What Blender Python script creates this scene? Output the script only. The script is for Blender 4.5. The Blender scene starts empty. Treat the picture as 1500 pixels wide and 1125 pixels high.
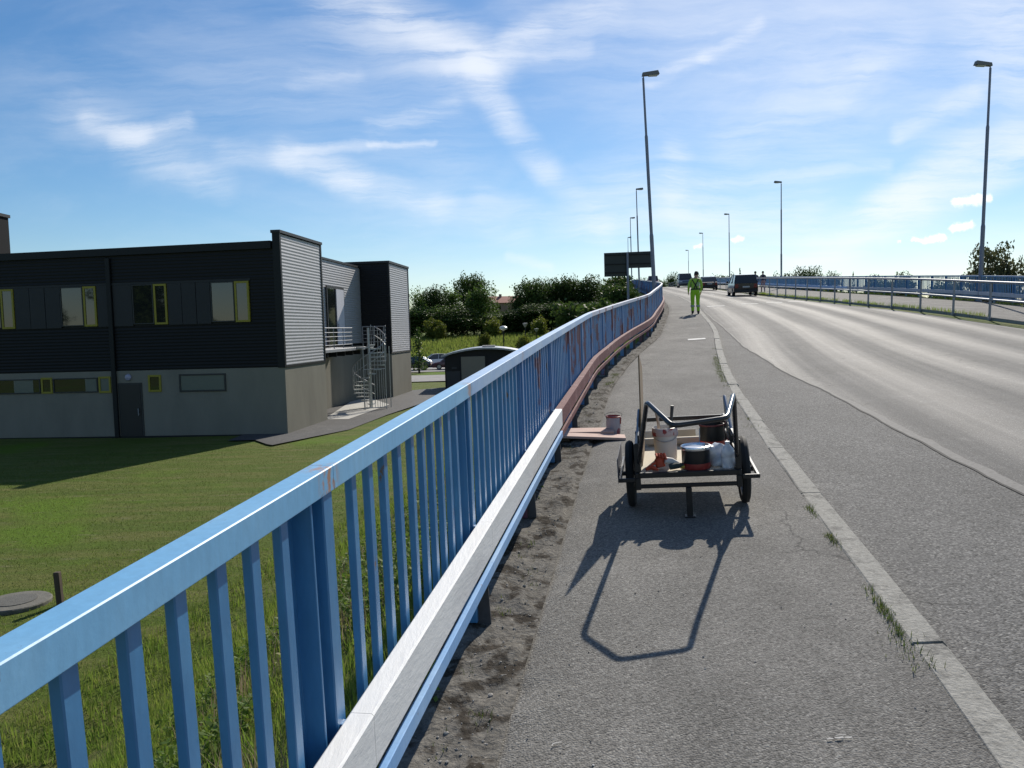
import bpy, bmesh, math, random
import numpy as np
from mathutils import Vector, Matrix

random.seed(7)
rng = np.random.default_rng(7)
sc = bpy.context.scene
COL = sc.collection
PI = math.pi
rad = math.radians

# ------------------------------------------------------------------ camera
cam_d = bpy.data.cameras.new("camera")
cam = bpy.data.objects.new("camera", cam_d)
COL.objects.link(cam)
sc.camera = cam
cam_d.sensor_width = 36.0
cam_d.lens = 29.04
cam_d.clip_start = 0.05
cam_d.clip_end = 6000
TH, RO = math.atan(80 / 1210), 0.028
_r0, _u0 = Vector((1, 0, 0)), Vector((0, math.sin(TH), math.cos(TH)))
_f = Vector((0, math.cos(TH), -math.sin(TH)))
_r = math.cos(RO) * _r0 - math.sin(RO) * _u0
_u = math.cos(RO) * _u0 + math.sin(RO) * _r0
_m = Matrix((_r, _u, -_f)).transposed().to_4x4()
_m.translation = (0, 0, 1.6)
cam.matrix_world = _m

# ------------------------------------------------------------------ light
SUN_AZ, SUN_EL = rad(22.5), rad(35.3)
sun_dir = Vector((math.sin(SUN_AZ) * math.cos(SUN_EL), math.cos(SUN_AZ) * math.cos(SUN_EL), math.sin(SUN_EL)))
sd = bpy.data.lights.new("sun", 'SUN')
sd.energy = 4.9
sd.angle = rad(0.53)
sd.color = (1.0, 0.93, 0.82)
so = bpy.data.objects.new("sun", sd)
COL.objects.link(so)
so.rotation_euler = sun_dir.to_track_quat('Z', 'Y').to_euler()
so.location = (30, 60, 60)

sc.view_settings.view_transform = 'Standard'
sc.view_settings.look = 'None'
sc.view_settings.exposure = 0.19
sc.view_settings.gamma = 1.0
sc.view_settings.use_curve_mapping = False
SKY_STRENGTH = 0.090

# ------------------------------------------------------------------ node helpers
class NT:
    def __init__(self, tree):
        self.t = tree
        self.n = tree.nodes
        self.l = tree.links
    def new(self, typ, **kw):
        nd = self.n.new(typ)
        for k, v in kw.items():
            setattr(nd, k, v)
        return nd
    def set(self, sock, v):
        if isinstance(v, bpy.types.NodeSocket):
            self.l.new(v, sock)
        elif v is not None:
            if isinstance(v, (tuple, list)) and len(v) == 3 and sock.type == 'RGBA':
                v = (*v, 1.0)
            sock.default_value = v
    def math(self, op, a, b=None, c=None, clamp=False):
        nd = self.new('ShaderNodeMath', operation=op, use_clamp=clamp)
        self.set(nd.inputs[0], a)
        if b is not None: self.set(nd.inputs[1], b)
        if c is not None: self.set(nd.inputs[2], c)
        return nd.outputs[0]
    def vmath(self, op, a, b=None, out=0, scale=None):
        nd = self.new('ShaderNodeVectorMath', operation=op)
        self.set(nd.inputs[0], a)
        if b is not None: self.set(nd.inputs[1], b)
        if scale is not None: self.set(nd.inputs['Scale'], scale)
        return nd.outputs[out]
    def mix(self, fac, a, b, mode='MIX'):
        nd = self.new('ShaderNodeMix', data_type='RGBA', blend_type=mode)
        self.set(nd.inputs[0], fac); self.set(nd.inputs[6], a); self.set(nd.inputs[7], b)
        return nd.outputs[2]
    def maprange(self, v, a, b, c=0.0, d=1.0, smooth=True):
        nd = self.new('ShaderNodeMapRange', interpolation_type='SMOOTHSTEP' if smooth else 'LINEAR')
        self.set(nd.inputs[0], v)
        for i, x in zip((1, 2, 3, 4), (a, b, c, d)):
            self.set(nd.inputs[i], x)
        return nd.outputs[0]
    def noise(self, vec, scale, detail=4, rough=0.55, dist=0.0, out='Fac'):
        nd = self.new('ShaderNodeTexNoise')
        self.set(nd.inputs['Vector'], vec)
        nd.inputs['Scale'].default_value = scale
        nd.inputs['Detail'].default_value = detail
        nd.inputs['Roughness'].default_value = rough
        nd.inputs['Distortion'].default_value = dist
        return nd.outputs[out]
    def voronoi(self, vec, scale, feature='F1', out='Distance'):
        nd = self.new('ShaderNodeTexVoronoi', feature=feature)
        self.set(nd.inputs['Vector'], vec)
        nd.inputs['Scale'].default_value = scale
        return nd.outputs[out]
    def mapping(self, vec, scale=(1, 1, 1), rot=(0, 0, 0), loc=(0, 0, 0)):
        nd = self.new('ShaderNodeMapping')
        self.set(nd.inputs[0], vec)
        nd.inputs['Location'].default_value = loc
        nd.inputs['Rotation'].default_value = rot
        nd.inputs['Scale'].default_value = scale
        return nd.outputs[0]

# ------------------------------------------------------------------ world: sky and cirrus
def px(x, y):
    """direction (as horizontal and vertical slope) of a cloud seen from the bridge path"""
    p = _f + _r * ((x - 750) / 1210) + _u * ((562.5 - y) / 1210)
    return (p.x / p.y, p.z / p.y)

world = bpy.data.worlds.new("World")
sc.world = world
world.use_nodes = True
w = NT(world.node_tree)
w.n.clear()
sky = w.new('ShaderNodeTexSky', sky_type='NISHITA')
sky.sun_disc = False
sky.sun_elevation = SUN_EL
sky.sun_rotation = SUN_AZ
sky.altitude = 50
sky.air_density = 1.0
sky.dust_density = 0.25
sky.ozone_density = 4.0
tc = w.new('ShaderNodeTexCoord').outputs['Generated']
sep = w.new('ShaderNodeSeparateXYZ')
w.l.new(tc, sep.inputs[0])
ay = w.math('MAXIMUM', w.math('ABSOLUTE', sep.outputs[1]), 0.06)
ga = w.math('DIVIDE', sep.outputs[0], ay)
ge = w.math('DIVIDE', sep.outputs[2], ay)
comb = w.new('ShaderNodeCombineXYZ')
w.l.new(ga, comb.inputs[0]); w.l.new(ge, comb.inputs[1])
P0 = comb.outputs[0]
# warp the plane so that strokes fray like cirrus
wn = w.noise(P0, 7.0, 6, 0.6, out='Color')
wn2 = w.noise(P0, 2.2, 3, 0.5, out='Color')
P1 = w.vmath('ADD', P0, w.vmath('SCALE', w.vmath('SUBTRACT', wn, (0.5, 0.5, 0.5)), scale=0.034))
P1 = w.vmath('ADD', P1, w.vmath('SCALE', w.vmath('SUBTRACT', wn2, (0.5, 0.5, 0.5)), scale=0.040))
flat = w.new('ShaderNodeVectorMath', operation='MULTIPLY')
w.l.new(P1, flat.inputs[0]); flat.inputs[1].default_value = (1, 1, 0)
P1 = flat.outputs[0]
def stroke(P, a, b, wid, amp):
    A, B = Vector((*px(*a), 0)), Vector((*px(*b), 0))
    BA = B - A
    pa = w.vmath('SUBTRACT', P, tuple(A))
    h = w.math('MULTIPLY', w.vmath('DOT_PRODUCT', pa, tuple(BA), out=1), 1 / max(BA.length_squared, 1e-9), clamp=True)
    d = w.vmath('LENGTH', w.vmath('SUBTRACT', pa, w.vmath('SCALE', tuple(BA), scale=h)), out=1)
    return w.maprange(d, 0, wid / 1210, amp, 0)
strokes = [
    ((500, -10), (690, 95), 80, .55), ((560, 20), (700, 92), 30, .5), ((690, 95), (740, 170), 34, .65), ((740, 170), (800, 250), 30, .45), ((800, 250), (880, 330), 34, .26),
    ((690, 98), (790, 40), 26, .5), ((760, 60), (900, 5), 40, .42), ((650, 100), (860, 70), 18, .35), ((640, 60), (720, 100), 60, .3),
    ((425, 232), (520, 268), 34, .75), ((445, 225), (545, 213), 14, .45), ((500, 262), (640, 305), 32, .45), ((640, 300), (760, 340), 30, .26),
    ((130, 172), (215, 190), 26, .5), ((180, 200), (285, 180), 22, .5), ((200, 210), (330, 275), 36, .3), ((110, 160), (300, 240), 70, .18),
    ((535, 214), (628, 207), 8, .6), ((540, 188), (660, 152), 20, .38), ((340, 228), (430, 240), 26, .34), ((430, 120), (520, 105), 22, .2),
    ((1170, 388), (1330, 300), 50, .8), ((1300, 312), (1500, 215), 62, 1.0), ((1250, 330), (1420, 215), 40, .4), ((950, 112), (1030, 82), 16, .5), ((1030, 82), (1110, 38), 14, .5),
    ((985, 225), (975, 310), 36, .42), ((860, 30), (1500, 90), 190, .24), ((1320, 190), (1430, 138), 24, .55), ((1230, 140), (1340, 60), 40, .22),
    ((1460, 0), (1490, 80), 100, .6), ((700, 290), (880, 345), 30, .28), ((1000, 320), (1180, 305), 50, .4),
    ((930, 260), (1200, 220), 110, .22), ((1080, 200), (1260, 90), 60, .22), ((740, 370), (800, 388), 12, .3),
    ((900, 320), (1200, 400), 110, .34), ((60, 140), (420, 120), 120, .10), ((520, 60), (640, 220), 150, .16), ((300, 20), (560, 330), 160, .07), ((1000, 270), (1300, 240), 16, .3),
]
acc = None
for s in strokes:
    v = stroke(P1, *s)
    acc = v if acc is None else w.math('ADD', acc, v)
fibA = w.noise(w.mapping(P1, (1.5, 15, 1), (0, 0, rad(22))), 3.0, 10, 0.68, 0.25)
fibB = w.noise(w.mapping(P1, (1.6, 13, 1), (0, 0, rad(-24))), 3.4, 10, 0.68, 0.25)
fib = w.math('ADD', w.math('MULTIPLY', fibA, 0.55), w.math('MULTIPLY', fibB, 0.45))
fib = w.maprange(fib, 0.34, 0.66, 0.12, 1.35)
veil = w.noise(w.mapping(P1, (1.2, 4.5, 1), (0, 0, rad(-14))), 2.0, 6, 0.6, 0.5)
veil = w.maprange(veil, 0.40, 0.8, 0.02, 0.42)
rightness = w.maprange(ga, -0.75, 0.5, 0.0, 1.0)
veil = w.math('MULTIPLY', veil, w.math('ADD', rightness, 0.34))
thick = w.math('ADD', w.math('MULTIPLY', acc, fib), veil)
cirrus = w.math('MULTIPLY', w.math('SUBTRACT', 1.0, w.math('POWER', 2.718, w.math('MULTIPLY', thick, -1.15))), 0.80)
# small cumulus puffs low on the right
P2 = w.vmath('ADD', P0, w.vmath('SCALE', w.vmath('SUBTRACT', w.noise(P0, 70, 5, 0.65, out='Color'), (0.5, 0.5, 0.5)), scale=0.016))
f2 = w.new('ShaderNodeVectorMath', operation='MULTIPLY')
w.l.new(P2, f2.inputs[0]); f2.inputs[1].default_value = (1, 1, 0)
puffs = None
for a, b, wd, am in [((1400, 297), (1446, 290), 10, 1.5), ((1398, 333), (1422, 329), 9, 1.5), ((1350, 352), (1382, 350), 7, 1.5),
                     ((1338, 352), (1344, 352), 5, 1.2), ((1074, 351), (1086, 350), 6, 1.2), ((1017, 362), (1027, 361), 5, 1.0), ((1314, 354), (1317, 354), 3, .9)]:
    v = stroke(f2.outputs[0], a, b, wd, am)
    puffs = v if puffs is None else w.math('ADD', puffs, v)
puffs = w.math('MINIMUM', puffs, 0.95)
# clouds are lit by the same sun: white, a little brighter near it
skycol = sky.outputs[0]
# the photograph's sky is a touch more saturated than the raw model
hs = w.new('ShaderNodeHueSaturation')
hs.inputs['Saturation'].default_value = 1.22
hs.inputs['Value'].default_value = 1.0
w.l.new(skycol, hs.inputs['Color'])
cmix = w.mix(cirrus, hs.outputs[0], (9.9, 10.2, 10.7))
cmix = w.mix(puffs, cmix, (11.4, 11.6, 11.9))
up = w.maprange(sep.outputs[2], -0.02, 0.01, 0, 1)
cfin = w.mix(up, hs.outputs[0], cmix)
bg = w.new('ShaderNodeBackground')
w.l.new(cfin, bg.inputs[0])
bg.inputs[1].default_value = SKY_STRENGTH
wo = w.new('ShaderNodeOutputWorld')
w.l.new(bg.outputs[0], wo.inputs[0])

# ------------------------------------------------------------------ materials
MATS = {}
def mat(name, color, rough=0.6, metal=0.0, spec=0.5, var=0.0, vscale=6.0, color2=None, c2=(0.55, 0.7), c2scale=3.0,
        bump=0.0, bscale=40.0, coords='pos', stretch=(1, 1, 1), color3=None, c3=(0.6, 0.66), c3scale=9.0, rvar=0.0,
        emit=None, trans=0.0, alpha=1.0, coat=0.0):
    if name in MATS: return MATS[name]
    m = bpy.data.materials.new(name)
    m.use_nodes = True
    t = NT(m.node_tree)
    b = t.n['Principled BSDF']
    if coords == 'pos':
        vec = t.new('ShaderNodeNewGeometry').outputs['Position']
    elif coords == 'obj':
        vec = t.new('ShaderNodeTexCoord').outputs['Object']
    else:
        vec = t.new('ShaderNodeUVMap').outputs[0]
    if stretch != (1, 1, 1): vec = t.mapping(vec, stretch)
    c = tuple(color)
    base = t.new('ShaderNodeRGB').outputs[0]
    base.default_value = (*c, 1)
    if color2 is not None:
        base = t.mix(t.maprange(t.noise(vec, c2scale, 5, 0.62), c2[0], c2[1]), base, color2)
    if color3 is not None:
        base = t.mix(t.maprange(t.noise(t.mapping(vec, loc=(31, 7, 3)), c3scale, 6, 0.65), c3[0], c3[1]), base, color3)
    if var > 0:
        n = t.noise(vec, vscale, 6, 0.6)
        k = t.maprange(n, 0.25, 0.75, 1 - var, 1 + var, smooth=False)
        base = t.mix(1.0, base, k, 'MULTIPLY')
    t.set(b.inputs['Base Color'], base)
    b.inputs['Metallic'].default_value = metal
    b.inputs['Specular IOR Level'].default_value = spec
    if rvar > 0:
        t.set(b.inputs['Roughness'], t.maprange(t.noise(vec, vscale * 1.7, 4), 0.3, 0.7, max(0.03, rough - rvar), min(1, rough + rvar), smooth=False))
    else:
        b.inputs['Roughness'].default_value = rough
    if trans: b.inputs['Transmission Weight'].default_value = trans
    if coat: b.inputs['Coat Weight'].default_value = coat
    if alpha < 1: b.inputs['Alpha'].default_value = alpha
    if bump > 0:
        bn = t.new('ShaderNodeBump')
        bn.inputs['Strength'].default_value = bump
        bn.inputs['Distance'].default_value = 0.02
        t.set(bn.inputs['Height'], t.noise(vec, bscale, 5, 0.65))
        t.l.new(bn.outputs[0], b.inputs['Normal'])
    MATS[name] = m
    return m

def asphalt(name, c_dark, c_light, scale, speck, rough, bump, bands=False, patch=0.12, spec=0.4):
    m = bpy.data.materials.new(name)
    m.use_nodes = True
    t = NT(m.node_tree)
    b = t.n['Principled BSDF']
    pos = t.new('ShaderNodeNewGeometry').outputs['Position']
    uv = t.new('ShaderNodeUVMap').outputs[0]
    vor = t.voronoi(pos, scale, out='Color')
    sx = t.new('ShaderNodeSeparateColor'); t.l.new(vor, sx.inputs[0])
    vd = t.voronoi(pos, scale)
    g = t.maprange(sx.outputs[0], 0.0, 1.0, 0, 1, smooth=False)
    fine = t.noise(pos, scale * 0.55, 4, 0.7)
    g = t.math('ADD', t.math('MULTIPLY', g, 0.55), t.math('MULTIPLY', t.maprange(fine, 0.3, 0.7), 0.45))
    base = t.mix(g, c_dark, c_light)
    # pale stones
    st = t.math('GREATER_THAN', sx.outputs[1], 1 - speck)
    base = t.mix(t.math('MULTIPLY', st, 0.42), base, (0.40, 0.39, 0.36))
    stain = t.maprange(t.noise(t.mapping(pos, (1, .6, 1), loc=(4, 9, 2)), 1.7, 6, 0.68), 0.56, 0.74)
    base = t.mix(t.math('MULTIPLY', stain, 0.32), base, (0.05, 0.048, 0.045))
    pale = t.maprange(t.noise(t.mapping(pos, (1, .8, 1), loc=(14, 3, 2)), 2.6, 6, 0.68), 0.58, 0.74)
    base = t.mix(t.math('MULTIPLY', pale, 0.25), base, (0.33, 0.32, 0.30))
    big = t.noise(pos, 0.55, 5, 0.6)
    base = t.mix(1.0, base, t.maprange(big, 0.3, 0.7, 1 - patch, 1 + patch, smooth=False), 'MULTIPLY')
    mid = t.noise(t.mapping(pos, (1, 0.35, 1)), 3.2, 5, 0.6)
    base = t.mix(1.0, base, t.maprange(mid, 0.3, 0.7, 1 - patch * .7, 1 + patch * .7, smooth=False), 'MULTIPLY')
    rg = rough
    if bands:
        su = t.new('ShaderNodeSeparateXYZ'); t.l.new(uv, su.inputs[0])
        u = t.math('ADD', su.outputs[0], t.math('MULTIPLY', t.math('SUBTRACT', t.noise(t.mapping(uv, (0.6, 0.05, 1)), 1.0, 3), 0.5), 0.9))
        wv = t.math('SINE', t.math('MULTIPLY', t.math('SUBTRACT', u, 0.62), 2 * PI / 1.72))
        wv = t.maprange(wv, -1, 1, 0, 1, smooth=False)
        streak = t.noise(t.mapping(uv, (5.0, 0.04, 1)), 1.0, 4, 0.6)
        wv = t.math('ADD', t.math('MULTIPLY', wv, 0.7), t.math('MULTIPLY', t.maprange(streak, .3, .7), 0.3))
        base = t.mix(1.0, base, t.maprange(wv, 0, 1, 0.91, 1.13, smooth=False), 'MULTIPLY')
        rg = t.maprange(wv, 0, 1, rough + 0.1, rough - 0.06, smooth=False)
    # thin sinuous cracks
    ck = t.voronoi(t.vmath('ADD', pos, t.vmath('SCALE', t.noise(pos, 1.6, 4, out='Color'), scale=0.8)), 0.32, 'DISTANCE_TO_EDGE')
    ckm = t.math('MULTIPLY', t.maprange(ck, 0.0, 0.006, 1, 0), t.maprange(t.noise(pos, 0.7, 2), 0.5, 0.6))
    base = t.mix(t.math('MULTIPLY', ckm, 0.65), base, (0.03, 0.03, 0.03))
    t.set(b.inputs['Base Color'], base)
    t.set(b.inputs['Roughness'], rg)
    b.inputs['Specular IOR Level'].default_value = spec
    bn = t.new('ShaderNodeBump')
    bn.inputs['Strength'].default_value = bump
    bn.inputs['Distance'].default_value = 0.006
    h = t.math('SUBTRACT', t.math('MULTIPLY', fine, 0.8), t.math('MULTIPLY', vd, 0.9))
    t.set(bn.inputs['Height'], h)
    t.l.new(bn.outputs[0], b.inputs['Normal'])
    MATS[name] = m
    return m

M_path = asphalt("path_asphalt", (0.070, 0.067, 0.062), (0.268, 0.258, 0.238), 105, 0.06, 0.9, 0.85, spec=0.2, patch=0.19)
M_strip = asphalt("coarse_asphalt", (0.030, 0.030, 0.029), (0.225, 0.220, 0.210), 80, 0.09, 0.88, 0.9, spec=0.2)
M_road = asphalt("road_asphalt", (0.062, 0.061, 0.059), (0.158, 0.155, 0.150), 110, 0.06, 0.78, 0.45, bands=True, spec=0.23)
M_yard = asphalt("yard_asphalt", (0.045, 0.045, 0.047), (0.095, 0.094, 0.094), 60, 0.02, 0.8, 0.3, spec=0.3)
M_lot = asphalt("lot_asphalt", (0.20, 0.195, 0.185), (0.30, 0.29, 0.28), 40, 0.02, 0.85, 0.2, spec=0.3)

BLUE = (0.065, 0.215, 0.56)
def blue_paint(name, base, light=(0.16, 0.34, 0.62), rust=True, prim=0.0, rough=0.45):
    m = bpy.data.materials.new(name); m.use_nodes = True
    t = NT(m.node_tree); b = t.n['Principled BSDF']
    pos = t.new('ShaderNodeNewGeometry').outputs['Position']
    c = t.mix(t.maprange(t.noise(pos, 2.2, 5, 0.6), 0.40, 0.75), base, light)
    c = t.mix(1.0, c, t.maprange(t.noise(t.mapping(pos, (1, 1, .25)), 40, 5, 0.65), 0.3, 0.7, 0.92, 1.08, smooth=False), 'MULTIPLY')
    if prim > 0:   # patches of bare brown primer
        pm = t.maprange(t.noise(t.mapping(pos, (1.0, 1.0, 0.7)), 1.25, 5, 0.62), 0.62 - prim, 0.66 - prim)
        c = t.mix(pm, c, (0.12, 0.045, 0.075))
        pm2 = t.maprange(t.noise(t.mapping(pos, (9, 9, 1.2), loc=(5, 2, 9)), 1.0, 5, 0.62), 0.70 - prim, 0.74 - prim)
        c = t.mix(pm2, c, (0.10, 0.075, 0.06))
    if name in ('blue_rail_paint', 'faded_blue_rail_paint'):
        for jx, jy, jz in ((-.53, 2.33, 1.19), (-.21, 4.28, 1.29), (.11, 6.25, 1.40)):
            dd = t.vmath('LENGTH', t.vmath('SUBTRACT', pos, (jx, jy, jz)), out=1)
            near = t.math('MULTIPLY', t.maprange(dd, .02, .10, 1, 0), t.maprange(t.noise(t.mapping(pos, (1, 1, .4)), 38, 5, .7), .46, .56))
            c = t.mix(near, c, (0.36, 0.20, 0.13))
    if rust:
        rm = t.maprange(t.noise(t.mapping(pos, (1, 1, .45), loc=(3, 8, 1)), 12, 6, 0.74), 0.645, 0.70)
        c = t.mix(rm, c, (0.15, 0.085, 0.055))
    t.set(b.inputs['Base Color'], c)
    b.inputs['Roughness'].default_value = rough
    b.inputs['Specular IOR Level'].default_value = 0.65
    bn = t.new('ShaderNodeBump'); bn.inputs['Strength'].default_value = 0.12; bn.inputs['Distance'].default_value = 0.003
    t.set(bn.inputs['Height'], t.noise(pos, 60, 5, 0.6)); t.l.new(bn.outputs[0], b.inputs['Normal'])
    MATS[name] = m
    return m
M_rail_near = blue_paint("blue_rail_paint", (0.160, 0.390, 0.62), (0.22, 0.45, 0.66), rough=.5)
M_rail_pale = blue_paint("faded_blue_rail_paint", (0.27, 0.43, 0.66), (0.40, 0.53, 0.68))
M_rail_chalk = blue_paint("chalky_rail_paint", (0.40, 0.46, 0.58), (0.46, 0.44, 0.47), prim=0.06)
M_bal = blue_paint("blue_baluster_paint", (0.046, 0.180, 0.370), (0.075, 0.235, 0.43), rough=.36)
M_bal_old = blue_paint("scraped_baluster_paint", (0.050, 0.170, 0.385), (0.09, 0.24, 0.44), prim=0.09, rough=.36)
M_low_blue = blue_paint("blue_lower_rail_paint", (0.20, 0.40, 0.70), (0.30, 0.48, 0.72))
M_white = mat("white_beam_paint", (0.74, 0.74, 0.73), 0.55, var=0.05, vscale=18, color2=(0.60, 0.60, 0.60), c2=(0.56, 0.75), c2scale=2.5,
              color3=(0.22, 0.20, 0.18), c3=(0.66, 0.70), c3scale=16, bump=0.16, bscale=55, stretch=(1, .18, 1))
M_primer = mat("red_primer", (0.150, 0.058, 0.060), 0.75, spec=.2, var=0.22, vscale=9, color2=(0.22, 0.115, 0.115), c2=(0.5, 0.68), c2scale=3.5,
               color3=(0.46, 0.38, 0.35), c3=(0.655, 0.69), c3scale=4.0, bump=0.3, bscale=40)
M_galv = mat("galvanised_steel", (0.30, 0.31, 0.33), 0.6, metal=0.5, var=0.12, vscale=12)
M_pole = mat("lamp_post_steel", (0.20, 0.21, 0.26), 0.5, metal=0.35, var=0.1, vscale=4)
M_lamphead = mat("lamp_head_grey", (0.16, 0.16, 0.15), 0.5, var=0.05)
M_lens = mat("lamp_lens", (0.5, 0.5, 0.46), 0.25)
M_kerb = mat("granite_kerb", (0.315, 0.305, 0.275), 0.9, spec=.2, var=0.32, vscale=34, color2=(0.17, 0.165, 0.15), c2=(0.50, 0.70), c2scale=7,
             color3=(0.50, 0.48, 0.44), c3=(0.62, 0.7), c3scale=45, bump=0.6, bscale=55)
M_mark = mat("road_marking_paint", (0.52, 0.52, 0.50), 0.8, var=0.2, vscale=20, color2=(.25, .25, .24), c2=(.5, .62), c2scale=5)
M_black = mat("black_steel", (0.012, 0.012, 0.013), 0.38, var=0.2, vscale=25, color2=(0.05, 0.045, 0.04), c2=(0.62, 0.75), c2scale=12)
M_rubber = mat("rubber", (0.014, 0.014, 0.014), 0.8)
M_chrome = mat("bare_tube_steel", (0.33, 0.34, 0.36), 0.28, metal=0.85, var=0.1, vscale=20)
M_concrete = mat("concrete_wall", (0.205, 0.198, 0.165), 0.95, spec=.15, var=0.10, vscale=1.1, bump=0.2, bscale=30, color2=(0.175, 0.168, 0.142), c2=(0.5, 0.75), c2scale=0.6,
                 stretch=(1, 1, 0.35))
M_clad_dark = mat("shade_darkened_cladding", (0.008, 0.0085, 0.010), 0.55, spec=0.25, var=0.08, vscale=2)  # dark front cladding, its colour deepened further to stand in for shade
M_clad_lite = mat("grey_cladding", (0.37, 0.37, 0.385), 0.55, metal=0.2, var=0.06, vscale=3)
M_trim = mat("dark_trim", (0.009, 0.011, 0.012), 0.5, spec=.25)
M_panel = mat("dark_grey_panel", (0.020, 0.022, 0.025), 0.5, spec=.3, var=0.06, vscale=3)
M_yellow = mat("yellow_frame", (0.25, 0.215, 0.012), 0.5)
M_dkframe = mat("dark_window_frame", (0.02, 0.022, 0.022), 0.5)
M_glass = mat("window_glass", (0.012, 0.014, 0.016), 0.03, spec=0.9)
M_glass_pale = mat("frosted_window_glass", (0.10, 0.125, 0.115), 0.25, spec=0.5)
M_white_door = mat("pale_door_panel", (0.55, 0.55, 0.60), 0.5)
M_roofing = mat("roof_felt", (0.03, 0.03, 0.032), 0.9)
M_stone_slab = mat("pale_paving_slab", (0.42, 0.41, 0.38), 0.9, var=0.1, vscale=5)
M_wood_old = mat("weathered_wood", (0.075, 0.055, 0.040), 0.9, var=0.3, vscale=20, stretch=(1, 1, .2))
M_ply = mat("plywood", (0.50, 0.44, 0.34), 0.8, var=0.12, vscale=6, coords='obj', stretch=(1, .3, 1), color2=(0.62, 0.58, 0.52), c2scale=5,
            color3=(0.30, 0.06, 0.05), c3=(0.68, 0.71), c3scale=9)
M_board = mat("pink_stained_board", (0.46, 0.31, 0.26), 0.8, var=0.12, vscale=9, color2=(0.60, 0.48, 0.36), c2=(0.5, 0.62), c2scale=4, stretch=(.4, 1, 1),
              color3=(0.42, 0.16, 0.14), c3=(0.62, 0.68), c3scale=8)
M_wall_shed = mat("black_shed_board", (0.014, 0.014, 0.015), 0.7, var=0.2, vscale=4)
M_shed_panel = mat("beige_shed_panel", (0.27, 0.25, 0.20), 0.8, var=0.05)
M_shed_grey = mat("grey_shed_panel", (0.055, 0.058, 0.062), 0.7)
M_shed_roof = mat("grey_metal_roof", (0.34, 0.35, 0.37), 0.4, metal=0.4, var=0.08, vscale=3)

# leaves and grass
def leafmat(name, c1, c2, c3, trans=0.35, scale=0.6):
    m = bpy.data.materials.new(name); m.use_nodes = True
    t = NT(m.node_tree); b = t.n['Principled BSDF']
    pos = t.new('ShaderNodeNewGeometry').outputs['Position']
    oi = t.new('ShaderNodeObjectInfo')
    n = t.noise(pos, scale, 4, 0.6)
    c = t.mix(t.maprange(n, 0.35, 0.65), c1, c2)
    n2 = t.noise(pos, scale * 9, 3, 0.6)
    c = t.mix(t.maprange(n2, 0.5, 0.72), c, c3)
    c = t.mix(1.0, c, t.maprange(oi.outputs['Random'], 0, 1, 0.75, 1.25, smooth=False), 'MULTIPLY')
    t.set(b.inputs['Base Color'], c)
    b.inputs['Roughness'].default_value = 0.6
    b.inputs['Specular IOR Level'].default_value = 0.25
    tr = t.new('ShaderNodeBsdfTranslucent'); t.set(tr.inputs[0], c)
    mx = t.new('ShaderNodeMixShader'); mx.inputs[0].default_value = trans
    t.l.new(b.outputs[0], mx.inputs[1]); t.l.new(tr.outputs[0], mx.inputs[2])
    t.l.new(mx.outputs[0], t.n['Material Output'].inputs[0])
    MATS[name] = m
    return m
M_leaf = leafmat("dark_foliage", (0.036, 0.068, 0.016), (0.062, 0.102, 0.021), (0.085, 0.125, 0.026), 0.34, 0.25)
M_leaf2 = leafmat("mid_foliage", (0.060, 0.110, 0.019), (0.095, 0.155, 0.028), (0.13, 0.19, 0.035), 0.38, 0.25)
M_leaf3 = leafmat("olive_foliage", (0.075, 0.090, 0.035), (0.11, 0.115, 0.055), (0.13, 0.12, 0.06), 0.35, 0.5)
M_leaf4 = leafmat("yellow_green_foliage", (0.10, 0.13, 0.02), (0.15, 0.17, 0.025), (0.17, 0.16, 0.03), 0.4, 0.5)
M_grass = leafmat("grass_blades", (0.12, 0.195, 0.028), (0.18, 0.24, 0.04), (0.26, 0.24, 0.09), 0.55, 1.4)
M_lawnblade = leafmat("lawn_blades", (0.090, 0.135, 0.020), (0.135, 0.150, 0.038), (0.17, 0.165, 0.07), 0.35, 0.9)
leafmat("kerb_grass", (0.07, 0.11, 0.02), (0.11, 0.14, 0.03), (0.17, 0.15, 0.06), 0.35, 6)
M_weed = leafmat("weed_leaves", (0.085, 0.155, 0.022), (0.13, 0.21, 0.03), (0.17, 0.23, 0.04), 0.45, 2.0)
M_dry = leafmat("dry_stalks", (0.22, 0.17, 0.11), (0.34, 0.29, 0.19), (0.16, 0.09, 0.06), 0.4, 2.0)
M_bark = mat("bark", (0.05, 0.04, 0.03), 0.9, var=0.3, vscale=8, stretch=(1, 1, .2))

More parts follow.
